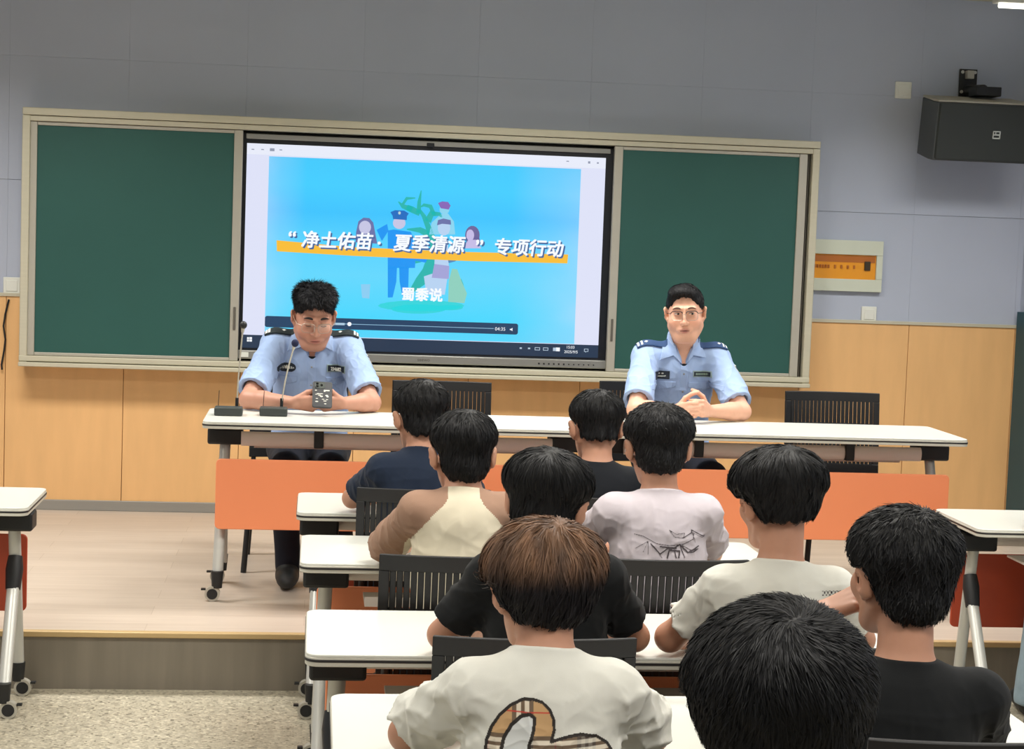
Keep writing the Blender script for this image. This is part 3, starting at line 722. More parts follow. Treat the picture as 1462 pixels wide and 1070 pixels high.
# ---------------------------------------------------------------- head
def head_shape(sp, M, c):
    H = Shape(M, c, sp.get('scale', 1.0)); k = sp.get('wide', 1.0)
    H.u(Ell((0, -.015, .035), (.076, .095, .086)))
    H.u(Ell((0, .022, -.030), (.063 * k, .068, .086)), .03)
    H.u(Ell((0, .060, -.100), (.030 * k, .026, .021)), .03)
    for s in (-1, 1):
        H.u(Cone((s * .052 * k, .0, -.052), (s * .028 * k, .055, -.098), .020, .018), .03)
        H.u(Ell((s * .040 * k, .062, -.030), (.026, .024, .026)), .025)
        H.u(Cone((s * .014, .090, .034), (s * .046, .076, .034), .009, .008), .016)
    if sp.get('face'):
        for s in (-1, 1):
            H.sub(Ell((s * .031, .101, .014), (.019, .014, .0125)), .012)
            H.u(Ell((s * .031, .079, .012), (.0155, .0125, .0115)), .005)
    H.u(Cone((0, .090, .018), (0, .108, -.024), .0065, .0105), .012)
    H.u(Ell((0, .107, -.028), (.012, .011, .010)), .008)
    for s in (-1, 1): H.u(Ell((s * .0125, .097, -.031), (.0075, .010, .0075)), .006)
    H.u(Ell((0, .086, -.062), (.034, .011, .017)), .014)
    H.u(Ell((0, .0945, -.0575), (.024, .0065, .0046)), .004)
    H.u(Ell((0, .0940, -.0685), (.021, .0065, .0056)), .004)
    if sp.get('face'): H.sub(Cone((-.022, .0995, -.0635), (.022, .0995, -.0635), .0018, .0018), .003)
    ez = sp.get('earz', 0); eo = sp.get('earout', 0)
    for s in (-1, 1):
        rot = frame_from((s * .20, .25, 1)); 
        ca, sa = math.cos(s * -.45), math.sin(s * -.45)
        Rm = np.array([[ca, sa, 0], [-sa, ca, 0], [0, 0, 1]]) @ rot
        H.u(Ell((s * (.085 + eo), -.010, .002 + ez), (.0095, .021, .033), Rm), .006)
        H.u(Ell((s * (.077 + eo * .5), .002, -.024 + ez), (.008, .011, .012)), .006)
        H.sub(Ell((s * (.095 + eo), -.001, .004 + ez), (.0075, .010, .018), Rm), .004)
    return H
ZY = np.array([-.16, -.075, -.050, -.030, -.018, .012, .024, .050, .066, .085, .12])
def hair_shape(sp, M, c):
    h = sp['hair']; G = Shape(M, c, sp.get('scale', 1.0))
    for i, (cc, rr) in enumerate(h['masses']): G.u(Ell(cc, rr), .028)
    nz = h.get('nape', -.075); fr = h.get('front', .082)
    ZZ = np.array([nz, nz, nz + .008, -.030, .022, .000, .030, .046, fr - .010, fr, fr + .01])
    ex = h.get('over', 0)
    if ex: ZZ = np.array([nz, nz, nz + .008, -.02, .012, .004, .010, .016, .018, .020, .02])
    def line(P):
        zl = np.interp(P[:, 1], ZY, ZZ).astype(F4)
        zl = zl + .004 * np.sin(P[:, 0] * 190) + .003 * np.sin(P[:, 0] * 411 + 1)
        return (zl - P[:, 2]) * .62
    G.cut(Fn(line), .006)
    for s in (-1, 1): G.sub(Ell((s * .096, .004, -.012 + sp.get('earz', 0)), (.031, .030, .042)), .008)
    amp = h.get('amp', .0035); fq = h.get('freq', 90); sd = h.get('seed', 1)
    G.disp = lambda P: amp * wave(P * A(1.25, 1.25, .55), fq, sd)
    return G

def hand_shape(w, d, n, s, curl, thumb=None, sc=1.0, spread=.0):
    """w wrist, d wrist->knuckles, n towards the palm side, s towards the thumb; curl: per finger three joint angles"""
    w = np.array(w, float); d = nrm(d); n = np.array(n, float); n = nrm(n - d * (n @ d)); s_ = np.cross(d, n); s = s_ if s_ @ np.array(s, float) > 0 else -s_
    S = Shape()
    offs = (.029, .0095, -.0100, -.0285); ln = (.070, .078, .072, .057); fwd = (.084, .088, .084, .076)
    for i in range(4):
        kn = w + d * fwd[i] * sc + s * offs[i] * sc
        S.u(Cone(w + s * offs[i] * .55 * sc + d * .012, kn, .0145 * sc, .0115 * sc), .010)
    S.u(Cone(w + d * .02 + s * .014 * sc + n * .006, w + d * .06 + s * .012 * sc + n * .008, .016 * sc, .013 * sc), .012)
    for i in range(4):
        p = w + d * fwd[i] * sc + s * offs[i] * sc; a = 0; F = Shape(); sd = s * spread * (1.5 - i)
        for j, (fr, r0, r1) in enumerate(((.46, .0098, .0086), (.30, .0086, .0078), (.24, .0078, .0062))):
            a += curl[i][j]; q = nrm(d * math.cos(a) + n * math.sin(a) + sd); e = p + q * ln[i] * fr * sc
            rr = .86 if i == 3 else 1
            F.u(Cone(p, e, r0 * sc * rr, r1 * sc * rr), .002); p = e
        S.u(F, .0035)
    t = thumb or ((.75, .55, .35), (.85, .35, .45), (.9, .1, .4))
    p = w + d * .022 * sc + s * .022 * sc + n * .006; T = Shape()
    for (a, b, c), L, r0, r1 in zip(t, (.040, .032, .026), (.0145, .0110, .0098), (.0112, .0098, .0074)):
        q = nrm(d * a + s * b + n * c); e = p + q * L * sc; T.u(Cone(p, e, r0 * sc, r1 * sc), .003); p = e
    S.u(T, .006)
    return S

def rotm(yaw, pitch, roll, face):
    """rows: head-local axes (x right, y forward, z up) in world. face=+1 looks to +Y, -1 looks to -Y. yaw + turns to the person's left"""
    base = Matrix.Rotation(0 if face > 0 else math.pi, 3, 'Z') @ Matrix.Rotation(yaw, 3, 'Z') @ Matrix.Rotation(-pitch, 3, 'X') @ Matrix.Rotation(roll, 3, 'Y')
    return np.array(base.transposed())

m_skin = mat('skin', (200, 150, 125), .5, attr='tint', sss=.08, noise=.02, nscale=60, bump=.04, bscale=900)
m_hair = mat('hair', (16, 16, 18), .58, attr='tint', spec=.28)
def cloth(name, col, rough=.85, bump=.12, noise=.02): return mat(name, col, rough, spec=.25, noise=noise, nscale=25, bump=bump, bscale=700, sheen=.05)

def strands(name, sp, G, M, c, V, N, root, org):
    """tapering locks combed over the hair surface G, all in one mesh"""
    h = sp['hair']; n = h.get('n', 5000); L0 = h.get('len', .035); wd = h.get('wid', .0011); seg = 5
    rg = np.random.default_rng(h.get('seed', 1) + 50)
    pick = rg.integers(0, len(V), n); P = V[pick].astype(float) + rg.normal(size=(n, 3)) * .0012
    loc = (P - c) @ M.T / sp.get('scale', 1.0)
    keep = loc[:, 2] > np.interp(loc[:, 1], ZY, np.full(len(ZY), h.get('nape', -.075) + .004)); P = P[keep]; loc = loc[keep]; n = len(P)
    nn = grad(G, P)
    wh = np.array(h.get('whorl', (.01, -.055, .11)))
    dl = loc - wh; dl[:, 2] *= .6; dl /= np.maximum(np.linalg.norm(dl, axis=1, keepdims=True), 1e-6)
    dl[:, 2] -= h.get('droop', .5) + np.clip(-loc[:, 2] * 6, 0, 1)
    sw = h.get('swirl', .35); dl[:, 0], dl[:, 1] = dl[:, 0] - sw * dl[:, 1] * np.clip(loc[:, 2] * 8, 0, 1), dl[:, 1] + sw * dl[:, 0] * np.clip(loc[:, 2] * 8, 0, 1)
    # clumping: neighbours share a direction
    cl = np.stack([wave(loc.astype(F4) * A(1, 1, .4), 60, 11), wave(loc.astype(F4) * A(1, 1, .4), 60, 12), wave(loc.astype(F4), 40, 13)], 1)
    dl = dl + cl * h.get('clump', .45) + rg.normal(size=dl.shape) * h.get('mess', .14)
    D = dl @ M
    D -= nn * np.einsum('ij,ij->i', D, nn)[:, None]; D /= np.maximum(np.linalg.norm(D, axis=1, keepdims=True), 1e-6)
    L = L0 * rg.uniform(.55, 1.15, n) * np.where(loc[:, 2] < h.get('shortz', -.03), h.get('shortf', .45), 1)
    lift = h.get('lift', .004) * rg.uniform(0, 1, n) ** 2; lift = lift + h.get('spike', 0) * np.clip((loc[:, 2] - .05) / .05, 0, 1) * rg.uniform(.3, 1, n)
    pts = [P - nn * .0012]; q = P.copy()
    for i in range(1, seg):
        q = q + D * (L / (seg - 1))[:, None]
        d = G(q.astype(F4)); g = grad(G, q); tgt = .0004 + lift * (i / (seg - 1)) ** 1.3
        q = q + g * (np.clip(tgt - d, -.012, .012))[:, None]
        D = D - g * np.einsum('ij,ij->i', D, g)[:, None] * .8; D[:, 2] -= .05; D /= np.linalg.norm(D, axis=1, keepdims=True)
        pts.append(q.copy())
    side = np.cross(D, nn) + nn * rg.normal(size=(n, 1)) * .5; side /= np.linalg.norm(side, axis=1, keepdims=True)
    le = (q - c) @ M.T / sp.get('scale', 1.0)
    okk = ~((np.abs(le[:, 0]) > .060) & (np.abs(le[:, 1] + .004) < .030) & (le[:, 2] < .026 + sp.get('earz', 0)) & (le[:, 2] > -.05 + sp.get('earz', 0)))
    pts = [p[okk] for p in pts]; side = side[okk]; n = int(okk.sum())
    W = wd * rg.uniform(.6, 1.4, n)
    prof = [.8, 1, .9, .6, .08]
    VV = np.empty((n, seg, 2, 3)); 
    for i in range(seg):
        o = side * (W * prof[i])[:, None]; VV[:, i, 0] = pts[i] - o; VV[:, i, 1] = pts[i] + o
    base = (np.arange(n) * seg * 2)[:, None]
    Q = np.concatenate([base + np.array([[2 * i, 2 * i + 1, 2 * i + 3, 2 * i + 2]]) for i in range(seg - 1)], 0)
    VV = VV.reshape(-1, 3)
    tint = hair_tint(sp, (VV - c) @ M.T / sp.get('scale', 1.0), np.repeat(rg.uniform(.75, 1.3, n), seg * 2))
    return VV, Q, tint
def hair_tint(sp, loc, mul=None):
    h = sp['hair']; base = np.array(lin(h.get('col', (17, 17, 19)))[:3]); T = np.tile(base, (len(loc), 1))
    if 'dye' in h:
        dye = np.array(lin(h['dye'])[:3]); z = loc[:, 2]
        t = np.clip((z - h.get('dz', .0)) / .05, 0, 1) * (.45 + .55 * np.clip(.5 + 1.1 * wave(loc.astype(F4) * A(1, 1, .15), 70, 21), 0, 1))
        T = T * (1 - t[:, None]) + dye * t[:, None]
    if mul is not None: T = T * mul[:, None]
    return T

def project(f, o, eu, ev, d, us, vs, maxd=.5):
    """march a lattice of rays (o + u eu + v ev, direction d) onto the surface f"""
    U, Vv = np.meshgrid(us, vs, indexing='ij'); P = (np.array(o)[None] + U.ravel()[:, None] * np.array(eu) + Vv.ravel()[:, None] * np.array(ev)).astype(F4)
    d = nrm(d).astype(F4); T = np.zeros(len(P), F4); act = np.ones(len(P), bool)
    for i in range(60):
        s = f(P + d * T[:, None]); T = T + np.clip(s, -.01, .05) * .8
        if np.abs(s).max() < 3e-4: break
    s = f(P + d * T[:, None])
    return P + d * T[:, None], U.ravel(), Vv.ravel(), (np.abs(s) < .003) & (T < maxd)
def patch(name, f, o, eu, ev, d, us, vs, mask, m, parent, org, off=.0015, thick=0, tint=None):
    P, U, V, ok = project(f, o, eu, ev, d, us, vs); ok &= mask(U, V)
    nu, nv = len(us), len(vs); I = np.arange(nu * nv).reshape(nu, nv)
    Q = np.stack([I[:-1, :-1], I[1:, :-1], I[1:, 1:], I[:-1, 1:]], -1).reshape(-1, 4)
    if np.dot(np.cross(eu, ev), d) > 0: Q = Q[:, ::-1]
    kq = ok[Q].all(1)
    if not kq.any(): print('EMPTY PATCH', name); return None
    P = P - nrm(d) * off
    tt = tint(U, V) if tint else None
    u = np.unique(Q[kq]); mp = np.full(nu * nv, -1); mp[u] = np.arange(len(u))
    o_ = raw_mesh(name, P[u], mp[Q[kq]], m, parent, org, None if tt is None else tt[u])
    if thick:
        sm = o_.modifiers.new('thick', 'SOLIDIFY'); sm.thickness = thick; sm.offset = -1
    return o_
def inpoly(U, V, poly):
    r = np.zeros(len(U), bool); n = len(poly)
    for i in range(n):
        x0, y0 = poly[i]; x1, y1 = poly[(i + 1) % n]
        c = ((y0 > V) != (y1 > V)) & (U < (x1 - x0) * (V - y0) / ((y1 - y0) or 1e-9) + x0); r ^= c
    return r
def segdist(U, V, pts):
    d = np.full(len(U), 9.)
    for (x0, y0), (x1, y1) in zip(pts[:-1], pts[1:]):
        dx, dy = x1 - x0, y1 - y0; t = np.clip(((U - x0) * dx + (V - y0) * dy) / (dx * dx + dy * dy + 1e-12), 0, 1)
        d = np.minimum(d, np.hypot(U - x0 - t * dx, V - y0 - t * dy))
    return d

QUAL = 1.0
def person(sp):
    face = sp.get('facing', 1); fx = np.array((0, face, 0.)); rx = np.array((face, 0, 0.))      # forward, person's right
    if 'turn' in sp:
        a = sp['turn']; Rz = np.array(Matrix.Rotation(a, 3, 'Z')); fx = Rz @ fx; rx = Rz @ rx
    org = np.array(sp['root'], float); fl = org[2]
    t = empty('person', org, 0, sp['label'], 'person', sp.get('group'))
    N = np.array(sp['neck'], float); hip = np.array(sp['hip'], float); b = sp.get('build', 1.0); sw = sp.get('sw', .165)
    hc = np.array(sp['head'], float); M = rotm(sp.get('yaw', 0), sp.get('pitch', 0), sp.get('roll', 0), face)
    if 'turn' in sp: M = M @ Rz.T
    sc = sp.get('scale', 1.0); 
    SR = N + rx * sw + np.array((0, 0, -sp.get('sdrop', .055))); SL = N - rx * sw + np.array((0, 0, -sp.get('sdrop', .055)))
    arms = [(SR, np.array(sp['elbow_r'], float), np.array(sp['wrist_r'], float)), (SL, np.array(sp['elbow_l'], float), np.array(sp['wrist_l'], float))]
    spine = frame_from(N - hip); lp = lambda k: hip + (N - hip) * k
    def torso(S, g, belly=1.0):
        S.u(Ell(lp(.66) , (.142 * b + g, .096 * b + g, .17 + g), spine), .05)
        S.u(Ell(lp(.34), (.132 * b * belly + g, .104 * b * belly + g, .16 + g), spine), .06)
        S.u(Ell(lp(.03), (.160 * b + g, .125 * b + g, .11 + g), spine), .06)
        for Sh in (SR, SL):
            S.u(Cone(N + np.array((0, 0, -.038)) - fx * .010, Sh, .040 + g * .6, .046 * b + g * .5), .035)
            S.u(Cone(lp(.80), Sh, .080 * b + g * .5, .046 * b + g * .5), .035)
    nb = N + np.array((0, 0, -.02)); nt_ = hc + sc * (np.array((0, -.022, -.055)) @ M)
    nr = sp.get('nr', .054)
    body = Shape(); torso(body, 0)
    body.u(Cone(nb, nt_, nr * 1.06, nr * .96), .03)
    hd = head_shape(sp, M, hc); 
    ft = []
    kn = []
    for s in (1, -1):
        kk = hip + fx * .40 + rx * s * .10; kk[2] = fl + .50; kk = kk + np.array(sp.get('knee_off', (0, 0, 0)), float); an = np.array(sp['feet'][0 if s > 0 else 1], float) if 'feet' in sp else kk * 1.0 + fx * -.02
        if 'feet' not in sp: an[2] = fl + .09
        kn.append(kk); ft.append(an); hj = hip + rx * s * .085 + np.array((0, 0, -.02))
        body.u(Cone(hj, kk, .078 * b, .054), .03); body.u(Cone(kk, an, .050, .034), .012); body.u(Cone(an + np.array((0, 0, -.03)), an + fx * .12 + np.array((0, 0, -.055)), .032, .026), .02)
    for i, (S0, E, Wp) in enumerate(arms):
        body.u(Cone(S0, E, .046 * b, .037 * b), .025); body.u(Cone(E, E + (Wp - E) * .35, .039 * b, .038 * b), .012); body.u(Cone(E + (Wp - E) * .3, Wp, .038 * b, .025), .012)
        hs = sp['hand_r' if i == 0 else 'hand_l']; body.u(hand_shape(Wp, *hs), .012)
    body.u(hd, .012)
    hh = sp.get('h', .0042) * QUAL
    allp = np.array([N, hip, hc] + kn + ft + [q for a in arms for q in a[1:]])
    lo = allp.min(0) - .21; hi = allp.max(0) + .21; lo[2] = fl - .02; hi[2] = hc[2] + .17
    V, Q = extract(body, lo, hi, hh)
    # skin colour: one base tone, lips and a trace of stubble and colour in the cheeks
    base = np.array(lin(sp.get('skin', (204, 156, 132)))[:3]); T = np.tile(base, (len(V), 1)); Lc = (V - hc) @ M.T / sc
    if sp.get('face'):
        g = lambda cx, cy, cz, r: np.exp(-(((Lc - (cx, cy, cz)) ** 2) / np.array(r) ** 2).sum(1))[:, None]
        lips = np.array(lin(168, 98, 92)[:3]); cheek = base * (1.02, .86, .84)
        for s in (-1, 1): T = T + (cheek - T) * g(s * .045, .08, -.03, (.024, .05, .022)) * .7
        lm = np.clip(1.35 * (g(0, .104, -.058, (.021, .014, .0046)) + g(0, .104, -.069, (.018, .014, .0048))), 0, 1); T = T + (lips - T) * lm * .8
        T = T * (1 - .14 * g(0, .09, -.10, (.04, .05, .016)))
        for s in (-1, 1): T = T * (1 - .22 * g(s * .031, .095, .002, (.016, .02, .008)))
    raw_mesh('body', V, Q, m_skin, t, org, T)
    # ---- hair
    if 'hair' in sp:
        G = hair_shape(sp, M, hc); e = .155 * sc
        HV, HQ = extract(G, hc - e, hc + e, sp['hair'].get('h', .003) * QUAL)
        ht = hair_tint(sp, (HV - hc) @ M.T / sc)
        if sp['hair'].get('n', 5000):
            SV, SQ, stt = strands('hair', sp, G, M, hc, HV, None, t, org)
            SQ = SQ + len(HV); HV = np.concatenate([HV, SV]); HQ = np.concatenate([HQ, SQ]); ht = np.concatenate([ht, stt])
        raw_mesh('hair', HV, HQ, m_hair, t, org, ht)
    # ---- shirt
    cl = sp['shirt']; g = cl.get('g', .014)
    sh = Shape(); torso(sh, g, cl.get('belly', 1.04))
    nax = nrm(nt_ - nb); NL = np.array(cl['neck'], float)
    nk = Shape(); nk.u(Cone(nb - nax * .03, nt_, nr * 1.06 + cl.get('cg', .006), nr * 1.0 + cl.get('cg', .006) + .002)); nk.cut(Plane(NL, nax * 1.0 + fx * cl.get('tilt', .10)), .002)
    sh.u(nk, cl.get('nk', .012))
    for i, (S0, E, Wp) in enumerate(arms):
        tt = cl.get('sleeve', .72); e = S0 + (E - S0) * min(tt, 1); ax = nrm(E - S0); r0, r1 = .048 * b + g * .8, (.044 * b + g * cl.get('flare', 1.25))
        sl = Shape(); sl.u(Cone(S0, e + ax * .03, r0, r1)); sl.cut(Plane(e, ax), .002)
        if tt > 1: sl = Shape(); sl.u(Cone(S0, E, r0, r1)); sl.u(Cone(E, E + (Wp - E) * (tt - 1), r1, .036 + g * .5), .02); sl.cut(Plane(E + (Wp - E) * (tt - 1), Wp - E), .002)
        sh.u(sl, .03)
    if tt <= 1:
        for i, (S0, E, Wp) in enumerate(arms):
            ax = nrm(E - S0); e = S0 + (E - S0) * tt; sh.sub(Cone(e - ax * .035, e + ax * .04, .043 * b, .044 * b + g * .35), .003)
    if 'vee' in cl:
        vx, vz, vh, vw = cl['vee']; pr, _, _, _ = project(sh, (0, N[1] - .5, 0), (1, 0, 0), (0, 0, 1), (0, 1, 0), [vx], [vz, vz + vh * .5])
        sh.sub(Cone((vx, pr[0][1] - .002, vz + .018), (vx, pr[1][1] - .012, vz + vh), .019, vw), .003)
    sh.cut(Plane(hip + np.array((0, 0, cl.get('hem', -.06))), (0, 0, -1)), .004)
    am = cl.get('fold', .0035); sd = sp.get('seed', 3)
    def folds(P):
        q = P - A(*N); o = 0
        for j, (sx, fq, am_) in enumerate(((A(1, 1, .35), 30, .55), (A(.45, .45, 1.2), 26, .5), (A(.9, .9, .9), 48, .22))):
            w_ = wave(P * sx, fq, sd + j * 7); o = o + am_ * (1 - np.minimum(np.abs(w_) * 2.6, 1)) ** 2
        u = q @ A(*rx); side_ = np.clip((np.abs(u) - .06) / .10, .45, 1)
        return (am * 1.6 * (.35 - o) * side_ * np.clip(-q[:, 2] * 10 + .2, .1, 1)).astype(F4)
    sh.disp = folds
    lo2 = np.array([N, hip, SR, SL, arms[0][1], arms[1][1]]).min(0) - .16; hi2 = np.array([N, hip, SR, SL, arms[0][1], arms[1][1], NL]).max(0) + .16
    if tt > 1: lo2 = np.minimum(lo2, np.minimum(arms[0][2], arms[1][2]) - .05); hi2 = np.maximum(hi2, np.maximum(arms[0][2], arms[1][2]) + .05)
    SV, SQ = extract(sh, lo2, hi2, cl.get('h', hh))
    ms = cl['mat']
    if 'raglan' in cl:
        ctr = SV[SQ].mean(1); q = ctr - N; lat = np.abs(q @ rx); zz = -(q[:, 2])
        edge = np.interp(zz, (.0, .02, .06, .11, .17), cl['raglan'])
        isl = lat > np.minimum(edge, .160)
        v1, q1 = sub_mesh(SV, SQ, ~isl); raw_mesh('shirt', v1, q1, ms, t, org)
        for s in (1, -1):
            v1, q1 = sub_mesh(SV, SQ, isl & ((q @ rx) * s > 0)); so = raw_mesh('sleeve', v1, q1, cl['smat'], t, org)
            if s == 1: so['label'] = 'brown raglan sleeve'
            else: so['label'] = 'brown raglan sleeve'
        shirt = t
    else: shirt = raw_mesh('shirt', SV, SQ, ms, t, org)
    # ---- trousers and shoes
    tr = Shape(); tr.u(Ell(lp(.0), (.165 * b + .012, .13 * b + .012, .115), spine), .05)
    for s, kk, an in ((1, kn[0], ft[0]), (-1, kn[1], ft[1])):
        hj = hip + rx * s * .085 + np.array((0, 0, -.02))
        fl_ = sp.get('flare', 0)
        tr.u(Cone(hj, kk, .092 * b, .068), .04); tr.u(Cone(kk, an + np.array((0, 0, -.02)), .066, .052 + fl_), .015)
    tr.cut(Plane((0, 0, fl + .045), (0, 0, -1)), .003); tr.cut(Plane(hip + np.array((0, 0, .075)), (0, 0, 1)), .01)
    tr.disp = lambda P: (.004 * wave(P, 22, 5)).astype(F4)
    TV, TQ = extract(tr, lo, hi, .0065)
    raw_mesh('trousers', TV, TQ, sp.get('trousers', m_navycloth), t, org)
    for an in ft:
        s_ = Shape(); s_.u(Ell(an + fx * .055 + np.array((0, 0, -.045)), (.048, .13, .045))); s_.u(Cone(an + np.array((0, 0, -.01)), an + np.array((0, 0, -.05)), .045, .045), .03); s_.cut(Plane((0, 0, fl + .004), (0, 0, -1)), .003)
        a_, b_ = extract(s_, an - .2, an + .2, .007); raw_mesh('shoe', a_, b_, m_shoe, t, org)
    return dict(t=t, sh=sh, body=body, M=M, hc=hc, N=N, fx=fx, rx=rx, org=org, SR=SR, SL=SL, arms=arms, shirt=shirt)

m_navycloth = cloth('dark_trousers', (30, 33, 44)); m_shoe = mat('dark_shoe', (34, 36, 36), .6)
# ---------------------------------------------------------------- the seated students, seen from behind
def masses(w, top=.128, back=.112, low=.070, lowz=-.03, cz=.050):
    rz = top - cz
    return [((0, -.012, cz), (w, back, rz)), ((0, -.040, lowz), (low, .066, .072))]
REST = ((.25, .25, .15), (.3, .3, .15), (.35, .3, .2), (.4, .35, .2))
FIST = ((.8, .9, .6),) * 4
def student(x, y, top, neckz, label, shirt, w=.096, yaw=0, pitch=.12, roll=0, ty=None, hx=0, sw=.125, hair=None, build=.92, lean=.05, skin=(188, 138, 112), low=.070, ew=.225, **kw):
    """x,y = head centre, top = top of the hair, ty = Y of the near table edge"""
    hc = (x + hx, y, top - .128)
    y0 = y; y = y + .035
    hc = (x + hx, y, top - .128); N = (x, y - .052, neckz - .005)
    hip = (x, y - .085, .555)
    h = dict(masses=masses(w, low=low), seed=int(abs(x * 100 + y * 10)), n=6000)
    h.update(hair or {})
    Y0 = ty if ty is not None else y + .2
    sp = dict(earz=-.016, earout=.006, root=(x, y - .1, 0), label=label, group='students seated at the tables', neck=N, hip=hip, head=hc, yaw=yaw, pitch=pitch, roll=roll, build=build, sw=sw, skin=skin, hair=h,
              elbow_r=(x + ew, Y0 + .02, .80), wrist_r=(x + .10, Y0 + .20, .785), elbow_l=(x - ew, Y0 + .02, .80), wrist_l=(x - .10, Y0 + .20, .785),
              hand_r=((-.7, .5, 0), (0, 0, -1), (-.3, -.6, 0), REST), hand_l=((.7, .5, 0), (0, 0, -1), (.3, -.6, 0), REST), nr=.052,
              seed=int(abs(x * 37 + y * 91)))
    sp.update(kw)
    s = dict(g=.013, sleeve=.72, h=.0042, fold=.0055); s.update(shirt); s['neck'] = (x, y - .052, s.get('nz', neckz)); sp['shirt'] = s
    return person(sp)
wht = cloth('white_cotton', (218, 217, 208)); lil = cloth('lilac_white_cotton', (192, 184, 190)); crm = cloth('cream_cotton', (212, 203, 180)); brn = cloth('brown_ribbed_cotton', (158, 126, 106), bump=.3)
blk = cloth('black_cotton', (17, 19, 21)); nvy = cloth('navy_polo_cotton', (30, 41, 60)); bl2 = cloth('charcoal_cotton', (22, 25, 31))

# row 1
p1 = student(.385, -3.44, 1.252, .995, 'boy in a navy polo shirt sitting furthest forward on the left, below the blue screen', dict(mat=nvy, nz=1.012, cg=.010), w=.096, yaw=.25, ty=-3.24, hair=dict(nape=-.07, len=.03))
p4 = student(1.006, -3.44, 1.233, .963, 'boy in a black T-shirt in the first row between two taller heads', dict(mat=bl2, nz=.968, cg=.004), w=.097, yaw=.12, ty=-3.24, low=.066, hair=dict(nape=-.052, len=.035))
# row 2
p2 = student(.448, -4.46, 1.252, 1.015, 'boy in a cream shirt with brown raglan sleeves in the second row', dict(mat=crm, smat=brn, raglan=(.045, .055, .095, .135, .165), nz=1.020, sleeve=.99, flare=1.4), w=.098, yaw=.12, ty=-4.22, ew=.208, hair=dict(nape=-.085))
p5 = student(1.030, -4.46, 1.288, 1.022, 'boy in a lilac white T-shirt with a dark line drawing on the back', dict(mat=lil, fold=.008, nz=1.030, cg=.009), w=.105, yaw=0, ty=-4.22, low=.074, hair=dict(nape=-.085, len=.022, lift=.006, mess=.3), sw=.130)
# row 3
p3 = student(.567, -5.46, 1.265, 1.02, 'boy in a black T-shirt with a round bowl haircut, behind the brown haired boy', dict(mat=blk, nz=1.03), w=.110, yaw=-.35, roll=.08, ty=-5.40, hair=dict(nape=-.055, len=.05, over=0), sw=.130, low=.075, ew=.235)
p7 = student(1.129, -5.46, 1.283, .998, 'boy in a plain white T-shirt with a full dark bowl haircut in the third row', dict(mat=wht, fold=.009, nz=1.008, cg=.008), w=.121, yaw=.30, roll=-.05, ty=-5.40, low=.078, hair=dict(masses=[((0, -.012, .046), (.123, .118, .084)), ((0, -.038, -.02), (.080, .070, .062))], nape=-.052, len=.055, lift=.003), sw=.130, ew=.24)
# row 4
p6 = student(.442, -6.37, 1.243, .992, 'boy with bushy brown hair in a white T-shirt with a checked letter on the back', dict(mat=wht, nz=1.004, cg=.007, fold=.009, sleeve=.82, flare=1.7), w=.113, yaw=.22, ty=-6.25, low=.080,
    hair=dict(masses=[((0, -.010, .036), (.118, .114, .092)), ((0, -.036, -.018), (.078, .070, .064))], nape=-.075, len=.06, lift=.008, clump=.5, n=11000, wid=.0012, dye=(136, 102, 78), dz=.0, col=(27, 25, 28), amp=.005, h=.003), sw=.128, ew=.238, sdrop=.062)
p8 = student(1.132, -6.37, 1.278, .975, 'boy in a black T-shirt resting his cheek on his hand at the lower right', dict(mat=blk, nz=.985, cg=.006), w=.112, yaw=.30, pitch=.05, ty=-6.25, low=.078,
    hair=dict(masses=[((0, -.012, .042), (.107, .114, .088)), ((0, -.040, -.03), (.075, .070, .075))], nape=-.09, len=.026, lift=.007, mess=.3, n=10000), sw=.145, sdrop=.055,
    elbow_l=(.965, -6.0, .79), wrist_l=(1.018, -6.19, 1.035), hand_l=((.75, -.30, .45), (.35, .2, -.7), (0, .3, .9), FIST))
# row 5, only the head is in the picture
p9 = student(.604, -7.45, 1.312, 1.05, 'boy with short black hair nearest the camera at the bottom edge', dict(mat=bl2, nz=1.05), w=.118, yaw=-.05, pitch=.1, ty=-7.2, low=.082,
    hair=dict(masses=[((0, -.012, .026), (.123, .125, .110)), ((0, -.036, -.03), (.092, .074, .075))], nape=-.085, len=.032, lift=.006, mess=.18, clump=.35, swirl=.9, whorl=(.0, -.085, .11), n=26000, wid=.00075, amp=.003, h=.0028, droop=.3), sw=.155)

# collar of the navy polo
_N = p1['N']; _c = Shape(); _c.u(Cone((_N[0], _N[1], _N[2] - .03), (_N[0], _N[1] + .02, _N[2] + .06), .070, .062)); _c.cut(Plane((_N[0], _N[1] - .06, _N[2] + .026), (0, .25, 1))); _c.cut(Plane((_N[0], _N[1] - .06, _N[2] - .008), (0, -.1, -1)))
_a, _b = extract(_c, _N - .12, _N + .12, .0035); raw_mesh('collar', _a, _b, nvy, p1['shirt'], p1['org'])
# ---------------------------------------------------------------- what is printed on the shirts
def shirt_print(pn, name, o, us, vs, mask, tint=None, m=None, label=None, off=.0012):
    r = patch(name, pn['sh'], o, (1, 0, 0), (0, 0, 1), (0, 1, 0), us, vs, mask, m, pn['shirt'], pn['org'], off=off, tint=tint)
    if r and label: r['label'] = label
    return r
m_print = mat('print_ink', (90, 70, 60), .8, attr='tint')
# big letter with a checked filling (metres from the point x=.43, z=.99 on the back)
def letter_outline():
    out = [(.205, 1070), (0, 0)]
